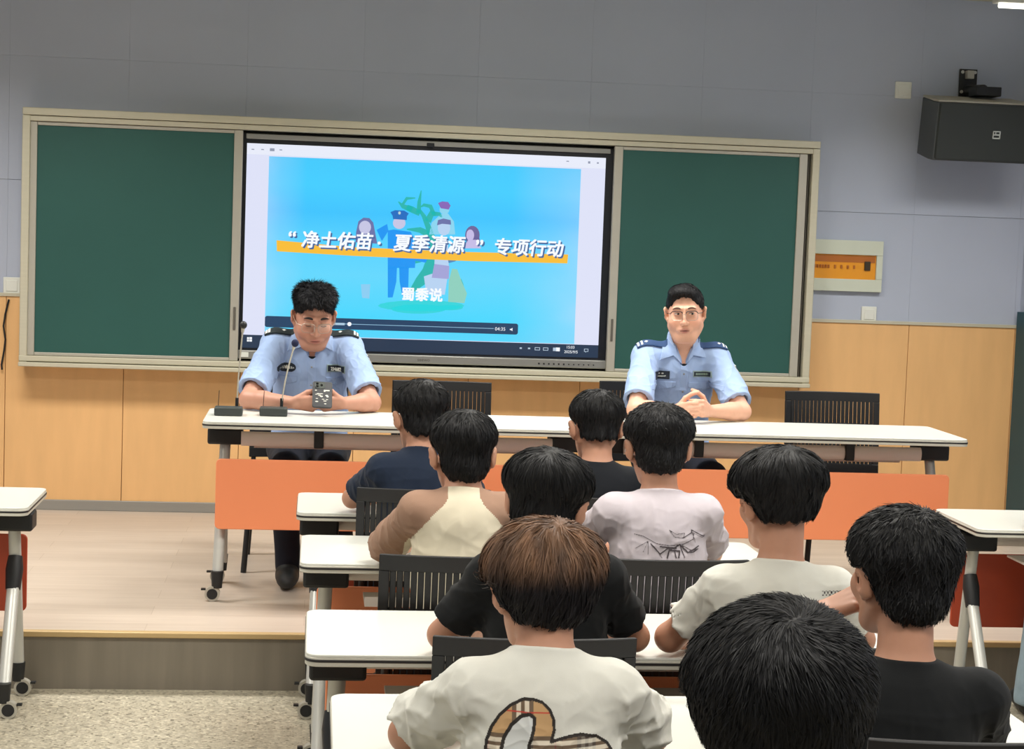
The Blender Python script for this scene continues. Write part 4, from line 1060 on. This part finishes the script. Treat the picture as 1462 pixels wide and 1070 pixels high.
# outlines in picture-like units of the back: u to the right, v up, 1 unit = 1 m
def _px(pts): return [((x - 775) / 806., (930 - y) / 806.) for x, y in pts]
outer = _px([(688, 1110), (688, 1068), (690, 1050), (697, 1030), (708, 1012), (722, 998), (740, 988), (754, 987), (768, 991), (779, 1001), (785, 1015), (786, 1030), (782, 1046),
             (800, 1040), (825, 1037), (850, 1042), (868, 1054), (876, 1066), (888, 1090), (888, 1150), (860, 1185), (800, 1196), (740, 1192), (700, 1170)])
inner = _px([(709, 1110), (710, 1064), (714, 1045), (724, 1026), (738, 1012), (750, 1008), (757, 1014), (756, 1030), (750, 1050), (750, 1072), (760, 1076), (790, 1066), (820, 1060), (845, 1064),
             (860, 1078), (866, 1100), (862, 1140), (840, 1164), (790, 1172), (745, 1168), (718, 1150)])
def check_tint(U, V):
    n = len(U); T = np.tile(np.array(lin(196, 158, 112)[:3]), (n, 1))
    def band(c, lo, hi, col, a=1.0):
        m = ((c % .118) > lo) & ((c % .118) < hi); T[m] = T[m] * (1 - a) + np.array(lin(*col)[:3]) * a
    for c in (U + .2, V + .31):
        band(c, .020, .028, (70, 62, 58), .8); band(c, .028, .036, (232, 226, 210), .75); band(c, .036, .042, (70, 62, 58), .8); band(c, .042, .050, (232, 226, 210), .75); band(c, .050, .057, (70, 62, 58), .8)
        band(c, .096, .099, (196, 60, 50), .9)
    d = np.minimum(segdist(U, V, outer + outer[:1]), segdist(U, V, inner + inner[:1]))
    T[d < .0032] = np.array(lin(42, 36, 32)[:3])
    i = inpoly(U, V, inner) & (d >= .0032); T[i] = np.array(lin(214, 216, 214)[:3])
    return T
us = np.arange(-.12, .15, .0013); vs = np.arange(-.26, -.06, .0013)
shirt_print(p6, 'checked_letter', (.438, -6.75, 1.008), us, vs, lambda U, V: inpoly(U, V, outer) | (segdist(U, V, outer + outer[:1]) < .003), check_tint, m_print, 'large letter with a tan, black and white checked filling')
# sketchy figure drawing on the lilac shirt
sc_ = 1 / 490.
def _q(pts): return [((x - 941) * sc_, (702 - y) * sc_) for x, y in pts]
z8 = lambda pts: [(780 + x * 300 / 1146, 530 + y * 280 / 1070) for x, y in pts]
lines = [([(475, 882), (520, 890), (590, 925), (660, 935), (740, 930), (800, 905)], .0013), ([(480, 958), (545, 915), (545, 985)], .0011), ([(545, 915), (520, 975)], .0009), ([(560, 928), (610, 980), (650, 950), (700, 950)], .0022),
         ([(610, 940), (690, 948), (720, 930), (770, 975), (835, 945)], .0024), ([(650, 1000), (660, 960), (720, 965), (715, 1000)], .0024), ([(720, 930), (750, 1000)], .0016), ([(735, 935), (790, 965), (835, 960)], .0014),
         ([(658, 850), (690, 890), (740, 895), (750, 870), (700, 875), (660, 852)], .0011), ([(740, 895), (790, 870), (790, 855), (865, 895), (900, 880)], .0016), ([(790, 855), (815, 925)], .0011), ([(795, 870), (860, 902), (895, 895)], .0010),
         ([(800, 905), (805, 870)], .0010), ([(770, 975), (800, 975), (828, 962)], .0018), ([(580, 945), (620, 1000)], .0012), ([(690, 960), (700, 1000)], .0020)]
us = np.arange(-.14, .14, .0011); vs = np.arange(-.24, -.06, .0011)
def ink(U, V):
    r = np.zeros(len(U), bool)
    for pts, w in lines: r |= segdist(U, V, _q(z8(pts))) < w * 1.15
    return r
shirt_print(p5, 'line_drawing', (1.018, -4.85, 1.036), us, vs, ink, None, mat('dark_ink', (70, 62, 66), .8), 'sketchy dark line drawing')
# small text at the neck of the plain white shirt
us = np.arange(0, .05, .0014); vs = np.arange(-.012, .0, .0014)
shirt_print(p7, 'small_print', (1.215, -5.85, .955), us, vs, lambda U, V: np.sin(U * 700) * np.sin(V * 500 + 1) > -.1, None, mat('dark_ink', (70, 62, 66), .8))

# ---------------------------------------------------------------- faces
m_brow = mat('eyebrow_hair', (34, 28, 28), .8); m_eye = mat('eye_white', (214, 206, 200), .3); m_iris = mat('iris_dark', (34, 24, 22), .2); m_lash = mat('lash_line', (44, 30, 28), .7)
m_lens2 = bpy.data.materials.new('spectacle_glass'); m_lens2.use_nodes = True
_nt = m_lens2.node_tree; _p2 = _nt.nodes['Principled BSDF']; _tr = _nt.nodes.new('ShaderNodeBsdfTransparent'); _gl = _nt.nodes.new('ShaderNodeBsdfGlossy'); _gl.inputs['Roughness'].default_value = .05
_ms = _nt.nodes.new('ShaderNodeMixShader'); _fr = _nt.nodes.new('ShaderNodeFresnel'); _nt.links.new(_fr.outputs[0], _ms.inputs[0]); _nt.links.new(_tr.outputs[0], _ms.inputs[1]); _nt.links.new(_gl.outputs[0], _ms.inputs[2])
_nt.links.new(_ms.outputs[0], _nt.nodes['Material Output'].inputs[0]); _nt.nodes.remove(_p2)
def features(pn, sp, closed=False, look=(0, 0), top_m=None, rim_m=None, sink=0, brow=None):
    M, hc, s = pn['M'], pn['hc'], sp.get('scale', 1.0); t = pn['t']; org = pn['org']
    W = lambda p: tuple(hc + s * (np.array(p, float) @ M) - org)
    for sx in (-1, 1):
        pts = [W((sx * (.016 + .034 * k / 5), .0965 - .013 * (k / 5) ** 2, .031 + .008 * math.sin(math.pi * (k + 1) / 6.5))) for k in range(6)]
        MB().tube(pts, [r_ * s * sp.get('browk', 1) for r_ in (.0026, .0036, .0038, .0034, .0026, .0012)], 8).build('eyebrow', brow or m_brow, t)
        if not closed:
            rot = Matrix(M.T.tolist()).to_3x3()
            e = MB().ell(W((sx * .031, .0865, .0118)), (.0125 * s, .0052 * s, .0040 * s), rot=rot).build('eye', m_eye, t)
            MB().ell(W((sx * .031 + look[0], .0905, .0120 + look[1])), (.0052 * s, .0018 * s, .0042 * s), rot=rot).build('iris', m_iris, e)
        zz = .0162 if not closed else .0050
        pts = [W((sx * (.019 + .025 * k / 6), .0905 + .0020 * math.sin(math.pi * k / 6) - .0035 * (k / 6), zz + (.0026 if not closed else -.0022) * math.sin(math.pi * k / 6) - .002)) for k in range(7)]
        MB().tube(pts, [.0006 * s] + [.0013 * s] * 5 + [.0006 * s], 6).build('eyelid_line', m_lash, t)
    MB().tube([W((x, .1000 - 30 * x * x * .35 - .001, -.0635 - 1.5 * abs(x) ** 1.6 * .2)) for x in np.linspace(-.0245, .0245, 9)], [.0006] + [.0017 * s] * 7 + [.0006], 6).build('mouth_line', mat('mouth_dark', (104, 52, 48), .7), t)
    # spectacles, worn
    g = empty('spectacles', (0, 0, 0)); g.parent = t; 
    for sx in (-1, 1):
        cx, cz, rw, rh = sx * .033, .006 + sink, .0265, .0200
        P2 = rrect(cx - rw, cx + rw, cz - rh, cz + rh, .013, 5); P3 = [W((a, .1125 - (abs(a) / .06) ** 2 * .012, c)) for a, c in P2]
        mb = MB(); mb.tube(P3 + P3[:2], .0011 * s, 6, cap=False); mb.build('rim', rim_m, g)
        topp = [p for p in P2 if p[1] > cz + rh * .45]; topp.sort()
        MB().tube([W((a, .1130 - (abs(a) / .06) ** 2 * .012, c)) for a, c in topp], .0019 * s, 6).build('brow_bar', top_m, g)
        mb = MB(); mb.add(P3, [tuple(range(len(P3)))]); mb.build('lens', m_lens2, g, smooth=0)
        MB().tube([W((sx * .0595, .1005, cz + .010)), W((sx * .078, .085, cz + .010)), W((sx * .084, .03, cz + .010)), W((sx * .086, -.004, .018)), W((sx * .082, -.018, .002))], .0015 * s, 6).build('temple', top_m, g)
    MB().tube([W((-.0075, .112, .010 + sink)), W((0, .1155, .014 + sink)), W((.0075, .112, .010 + sink))], .0014 * s, 6).build('bridge', rim_m, g)

# ---------------------------------------------------------------- the two officers
m_uni = cloth('light_blue_uniform', (158, 182, 222), .75, bump=.08); m_under = cloth('dark_undershirt', (28, 32, 38))
m_brd1 = mat('shoulder_board_black', (24, 32, 38), .8, attr='tint'); m_badge = mat('badge_dark', (26, 34, 46), .7, attr='tint')
def officer(cx, label, hdic, scale, hc, N, boards, emb, tag, deco, arms, vee, cols, wide, yaw, pitch, roll, skin, belly, glasses, closed, look, nameno=None, feet=None, hem=.85, pockets=None, patchc=None):
    sp = dict(browk=1.3 if closed else 1, facing=-1, root=(cx, -1.42, PLAT), label=label, neck=N, hip=(cx, -1.44, PLAT + .54), head=hc, yaw=yaw, pitch=pitch, roll=roll, scale=scale, face=True, wide=wide, build=1.06, sw=.160, sdrop=.058, skin=skin, hair=hdic,
              h=.0031, nr=.060, seed=int(cx * 10) + 3, shirt=dict(mat=m_uni, g=.016, neck=(cx, N[1] - .02, N[2] + .045), tilt=.45, cg=.012, sleeve=hem, flare=1.45, fold=.0050, belly=belly, vee=vee, nk=.02, h=.0034), **arms)
    if feet: sp['feet'] = feet
    pn = person(sp); f = pn['sh']; S, og = pn['shirt'], pn['org']
    features(pn, sp, closed, look, **glasses)
    fwd = (0, 1, 0); ey = N[1] - .5
    def front(name, x0, x1, z0, z1, m, tint=None, mask=None, off=.0015, thick=0, st=.0018, parent=None):
        return patch(name, f, (0, ey, 0), (1, 0, 0), (0, 0, 1), fwd, np.arange(x0, x1 + st, st), np.arange(z0, z1 + st, st), mask or (lambda U, V: np.ones(len(U), bool)), m, parent or S, og, off=off, thick=thick, tint=tint)
    vx, vz = vee[0], vee[1]
    patch('undershirt', pn['body'], (0, ey, 0), (1, 0, 0), (0, 0, 1), fwd, np.arange(vx - .05, vx + .05, .0022), np.arange(vz - .03, vz + .035, .0022), lambda U, V: V < vz + .012 + 9 * (U - vx) ** 2, m_under, pn['t'], og, off=.005)
    for poly in cols:
        xs = [p[0] for p in poly]; zs = [p[1] for p in poly]
        fl_ = front('collar', min(xs), max(xs), min(zs), max(zs), m_uni, mask=lambda U, V: inpoly(U, V, poly), off=.0110, thick=.004)
    vx, vz = vee[0], vee[1]
    front('placket', vx - .017, vx + .017, PLAT + .74, vz + .006, m_uni, off=.0022, thick=.002)
    for z in np.arange(vz - .035, PLAT + .76, -.082): front('button', vx - .005, vx + .005, z - .005, z + .005, m_sil, mask=lambda U, V: np.hypot(U - vx, V - z) < .0048, off=.0048, thick=.001, st=.0012)
    for (x0, x1, zt, zb) in pockets or []:
        xm = (x0 + x1) / 2
        front('pocket_flap', x0, x1, zb, zt, m_uni, mask=lambda U, V: (V > zt - .022 - (zt - .022 - zb) * (1 - np.abs(U - xm) / ((x1 - x0) / 2))), off=.003, thick=.003)
        front('button', xm - .005, xm + .005, zb + .006, zb + .016, m_uni, mask=lambda U, V: np.hypot(U - xm, V - zb - .011) < .005, off=.0055, thick=.001, st=.0012)
    # shoulder boards
    for sx in (-1, 1):
        def bt(U, V):
            T = np.tile(np.array(lin(*boards['col'])[:3]), (len(U), 1)); wq = np.array(lin(220, 222, 218)[:3]); r = np.abs(U - cx)
            for a_ in boards['bars']: T[(r > a_) & (r < a_ + .0085) & (np.abs(V) < .021)] = wq
            if boards.get('diamond'): T[(np.abs(r - boards['diamond']) + np.abs(V)) < .009] = wq
            return T
        us = np.arange(cx + (.070 if sx > 0 else -.212), cx + (.212 if sx > 0 else -.070), .0025)
        pb = patch('shoulder_board', f, (0, N[1] - .012, N[2] - .01) - np.array((0, .64, -.77)) * .3, (1, 0, 0), (0, .77, .64), (0, .64, -.77), us, np.arange(-.028, .028, .0022), lambda U, V: (np.abs(U - cx) > .082) | (np.abs(V) < .018 + (np.abs(U - cx) - .07)), m_brd1, S, og, off=.009, thick=.006, tint=bt)
        if pb: pb['label'] = boards['label']
    ex0, ex1, ez0, ez1 = emb
    def et(U, V):
        T = np.tile(np.array(lin(26, 36, 50)[:3]), (len(U), 1)); u = (U - (ex0 + ex1) / 2) / (ex1 - ex0) * 2; v = (V - (ez0 + ez1) / 2) / (ez1 - ez0) * 2; c = np.array(lin(206, 212, 208)[:3])
        if deco == 'wing': T[((np.abs(v - .1 * np.cos(u * 4)) < .42 * (1 - .75 * np.abs(u))) & (np.abs(u) < .82) & (np.sin(u * 26 + v * 4) > -.45))] = c; T[np.hypot(u * 1.6, v) < .32] = np.array(lin(228, 228, 220)[:3])
        else:
            T[(np.abs(v + .35 - .45 * u * u) < .13) & (np.abs(u) < .62)] = c; T[(np.hypot((u + .22) * 1.4, (v - .38)) < .20) | (np.hypot((u - .22) * 1.4, (v - .38)) < .20)] = c
        return T
    em_ = (lambda U, V: np.hypot((U - (ex0 + ex1) / 2) / (ex1 - ex0) * 2, (V - (ez0 + ez1) / 2) / (ez1 - ez0) * 2.0 * .86) < 1.05) if deco == 'wing' else None
    front('chest_emblem', ex0, ex1, ez0, ez1, m_badge, tint=et, mask=em_, off=.003, thick=.0015, st=.0014)
    tx0, tx1, tz0, tz1 = tag
    def tt(U, V):
        T = np.tile(np.array(lin(24, 34, 46)[:3]), (len(U), 1)); bd = (U < tx0 + .0035) | (U > tx1 - .0035) | (V < tz0 + .0035) | (V > tz1 - .0035); T[bd] = np.array(lin(150, 172, 172)[:3])
        if not nameno:
            T[(np.abs(V - (tz0 + tz1) / 2) < .0055) & (U > tx0 + .012) & (U < tx1 - .010) & (np.sin(U * 900) > -.35)] = np.array(lin(150, 176, 160)[:3])
        return T
    nt__ = front('number_tag', tx0, tx1, tz0, tz1, m_badge, tint=tt, off=.003, thick=.0015, st=.0014)
    if nameno:
        P_, _, _, ok_ = project(f, (0, ey, 0), (1, 0, 0), (0, 0, 1), fwd, [tx0, tx1], [(tz0 + tz1) / 2]); a = P_[0]; b = P_[1]
        ang = math.atan2(b[1] - a[1], b[0] - a[0]); mid = (a + b) / 2 - og + np.array((0, -.010, 0))
        text_mesh('tag_number', nameno, .0215, mat('tag_white', (224, 228, 222), .6), S, tuple(mid), rot=(math.pi / 2, 0, ang), extrude=.0003, bold=.0006)
    # arm patch on the wearer's left sleeve
    px, pz = patchc
    def pt(U, V):
        T = np.tile(np.array(lin(52, 66, 92)[:3]), (len(U), 1)); r = np.hypot((V) / .026, (U - pz) / .034); T[(r > .8)] = np.array(lin(190, 196, 188)[:3]); T[(r < .45)] = np.array(lin(206, 198, 170)[:3]); T[U < pz - .02] = np.array(lin(200, 190, 140)[:3])
        return T
    d_ = nrm((-.78, .62, 0)); e_ = nrm((.62, .78, 0))
    patch('arm_patch', f, (px, N[1] - .08, 0) - d_ * .3, (0, 0, 1), e_, d_, np.arange(pz - .034, pz + .034, .002), np.arange(-.026, .026, .002), lambda U, V: np.hypot(V / .026, (U - pz) / .034) < 1, m_badge, S, og, off=.003, thick=.0015, tint=pt)
    return pn, sp

# left officer, head bent over his phone
o1, s1 = officer(0.0, 'officer in a light blue uniform shirt and glasses, looking down at his phone', 
    dict(masses=[((0, -.014, .050), (.0805, .103, .092)), ((0, -.040, -.02), (.074, .066, .07)), ((-.040, .005, .100), (.044, .080, .040)), ((.040, .005, .100), (.044, .080, .040))], nape=-.06, front=.080, n=9000, len=.026, wid=.0010, lift=.010, spike=.016, mess=.45, droop=.15, clump=.7, seed=5, h=.003, amp=.003, col=(26, 26, 30)),
    1.07, (.004, -1.675, 1.366), (0, -1.545, 1.292), dict(col=(24, 36, 40), bars=(.186, .199), diamond=.125, label='black shoulder board with two white bars and a diamond'), (-.148, -.069, 1.120, 1.159), (.070, .148, 1.124, 1.157), 'wing',
    dict(elbow_r=(-.265, -1.86, 1.015), wrist_r=(-.070, -1.985, 1.018), elbow_l=(.266, -1.83, 1.012), wrist_l=(.140, -1.945, 1.018),
         hand_r=((.86, -.10, -.02), (.10, .80, .50), (0, -.3, 1), ((.35, .55, .35), (.45, .6, .35), (.55, .7, .4), (.7, .8, .5)), ((.65, .35, .35), (.85, .1, .3), (.9, -.1, .3)), 1.04),
         hand_l=((-.86, -.26, -.03), (-.25, .75, .5), (0, -.3, 1), ((.30, .45, .30), (.35, .5, .3), (.45, .6, .3), (.6, .7, .4)), ((.6, .5, .3), (.8, .35, .2), (.9, .1, .2)), 1.04)),
    (.002, 1.180, .13, .058), 
    [[(-.070, 1.318), (-.092, 1.29), (-.108, 1.212), (-.044, 1.232), (-.004, 1.196), (-.030, 1.25), (-.045, 1.30)], [(.070, 1.318), (.092, 1.29), (.096, 1.214), (.056, 1.236), (.010, 1.196), (.035, 1.25), (.048, 1.30)]],
    1.10, .13, .36, 0, (192, 140, 118), 1.12, dict(top_m=mat('thin_gold_rim', (170, 150, 136), .35, metal=.5), rim_m=mat('thin_gold_rim', (170, 150, 136), .35, metal=.5), sink=-.006), True, (0, 0), '234682',
    feet=[(-.078, -1.93, PLAT + .09), (.17, -1.95, PLAT + .09)], hem=.84, pockets=[(-.152, -.062, 1.098, 1.062), (.066, .156, 1.098, 1.062)], patchc=(.243, 1.175))
# right officer, hands clasped on the table
o2, s2 = officer(1.688, 'officer in a light blue uniform shirt and glasses, hands clasped on the table',
    dict(masses=[((0, -.018, .045), (.083, .099, .090)), ((0, -.040, -.02), (.073, .066, .07)), ((.012, .035, .100), (.060, .050, .034))], nape=-.06, front=.096, n=7000, len=.018, wid=.0009, lift=.004, mess=.2, droop=.3, clump=.3, seed=6, h=.003, amp=.0015, col=(24, 24, 27)),
    1.02, (1.684, -1.625, 1.434), (1.690, -1.545, 1.288), dict(col=(44, 72, 116), bars=(.186, .200), diamond=.170, label='navy blue shoulder board with white marks'), (1.547, 1.623, 1.135, 1.171), (1.732, 1.813, 1.148, 1.176), 'dots',
    dict(elbow_r=(1.438, -1.83, 1.012), wrist_r=(1.598, -1.925, 1.020), elbow_l=(1.925, -1.80, 1.012), wrist_l=(1.745, -1.915, 1.022),
         hand_r=((.52, -.78, .12), (.85, .5, 0), (0, 0, 1), ((.9, 1.05, .5), (.95, 1.05, .5), (1.0, 1.05, .5), (1.05, 1.05, .5)), ((.5, .8, .35), (.6, .5, .6), (.5, .2, .8)), 1.0),
         hand_l=((-.50, -.80, .20), (-.85, .5, 0), (0, 0, 1), ((.85, 1.0, .5), (.9, 1.0, .5), (.95, 1.0, .5), (1.0, 1.0, .5)), ((.45, .85, .3), (.6, .5, .6), (.5, .3, .8)), 1.0)),
    (1.688, 1.196, .13, .058),
    [[(1.632, 1.352), (1.600, 1.322), (1.576, 1.220), (1.638, 1.242), (1.684, 1.200), (1.650, 1.27), (1.634, 1.32)], [(1.742, 1.345), (1.768, 1.322), (1.790, 1.236), (1.732, 1.246), (1.692, 1.200), (1.720, 1.27), (1.738, 1.32)]],
    1.12, -.24, .08, .06, (222, 170, 144), 1.0, dict(brow=mat('soft_eyebrow', (92, 70, 60), .8), top_m=mat('dark_brow_bar', (58, 42, 40), .4), rim_m=mat('pale_rim', (176, 160, 150), .35, metal=.4), sink=-.001), False, (-.0035, -.001), None,
    hem=.84, pockets=[(1.513, 1.652, 1.122, 1.082), (1.712, 1.848, 1.122, 1.084)], patchc=(1.905, 1.178))
# phone held by the left officer
ph = empty('mobile_phone', (.050, -2.025, 1.058), 0, 'dark mobile phone with a pale patterned case held by the left officer', 'phone')
RX = Matrix.Rotation(R(-42), 4, 'X') @ Matrix.Rotation(R(3), 4, 'Z')
def rx_(b, M4=RX): b.v = [tuple(M4 @ Vector(p)) for p in b.v]; return b
rx_(MB().prism(rrect(-.042, .042, -.068, .068, .010), (0, 0, 0), (1, 0, 0), (0, 0, 1), -.004, .0045)).build('case', mat('phone_case_dark', (38, 40, 44), .4), ph, bevel=.002)
rx_(MB().prism(rrect(-.034, .034, -.067, .067, .009), (0, 0, 0), (1, 0, 0), (0, 0, 1), -.0048, -.0036)).build('phone_screen', mat('phone_glass', (16, 18, 22), .1), ph)
cmr = rx_(MB().prism(rrect(-.032, .012, .030, .064, .012), (0, 0, 0), (1, 0, 0), (0, 0, 1), .0045, .0065)).build('camera_bump', mat('phone_bump', (70, 76, 72), .25), ph, bevel=.001)
for x, z in ((-.022, .054), (-.022, .040), (-.004, .047)): rx_(MB().prism(oval(x, z, .0055, .0055, 12), (0, 0, 0), (1, 0, 0), (0, 0, 1), .0064, .0074)).build('camera_lens', mat('phone_glass', (16, 18, 22), .1), cmr)
rg_ = np.random.default_rng(3); m_pat = mat('case_pattern_pale', (206, 204, 194), .5); b = MB()
for k in range(16):
    x = rg_.uniform(-.028, .028); z = rg_.uniform(-.058, .022); b.prism(oval(x, z, rg_.uniform(.003, .008), rg_.uniform(.0015, .004), 8), (0, 0, 0), (1, 0, 0), (0, 0, 1), .0045, .0050 + k * 2e-5)
b.prism([(.006, .018), (.030, .018), (.030, .024), (.006, .024)], (0, 0, 0), (1, 0, 0), (0, 0, 1), .0045, .0052)
rx_(b).build('case_pattern', m_pat, ph)

# ---------------------------------------------------------------- pupil at the right edge, only a denim sleeve and leg show
den = cloth('pale_denim', (150, 172, 186), .8, bump=.25, noise=.08)
pR = student(2.912, -3.50, 1.25, 1.0, 'person in pale denim at the right edge of the picture, mostly outside the frame', dict(mat=den), w=.096, ty=-3.34, trousers=den, flare=.022,
    feet=[(3.02, -3.16, .09), (2.785, -3.15, .09)], knee_off=(0, 0, 0), hair=dict(n=3000))
chair((2.93, -3.74, 0), 0, 'dark chair of the person in pale denim at the right edge')
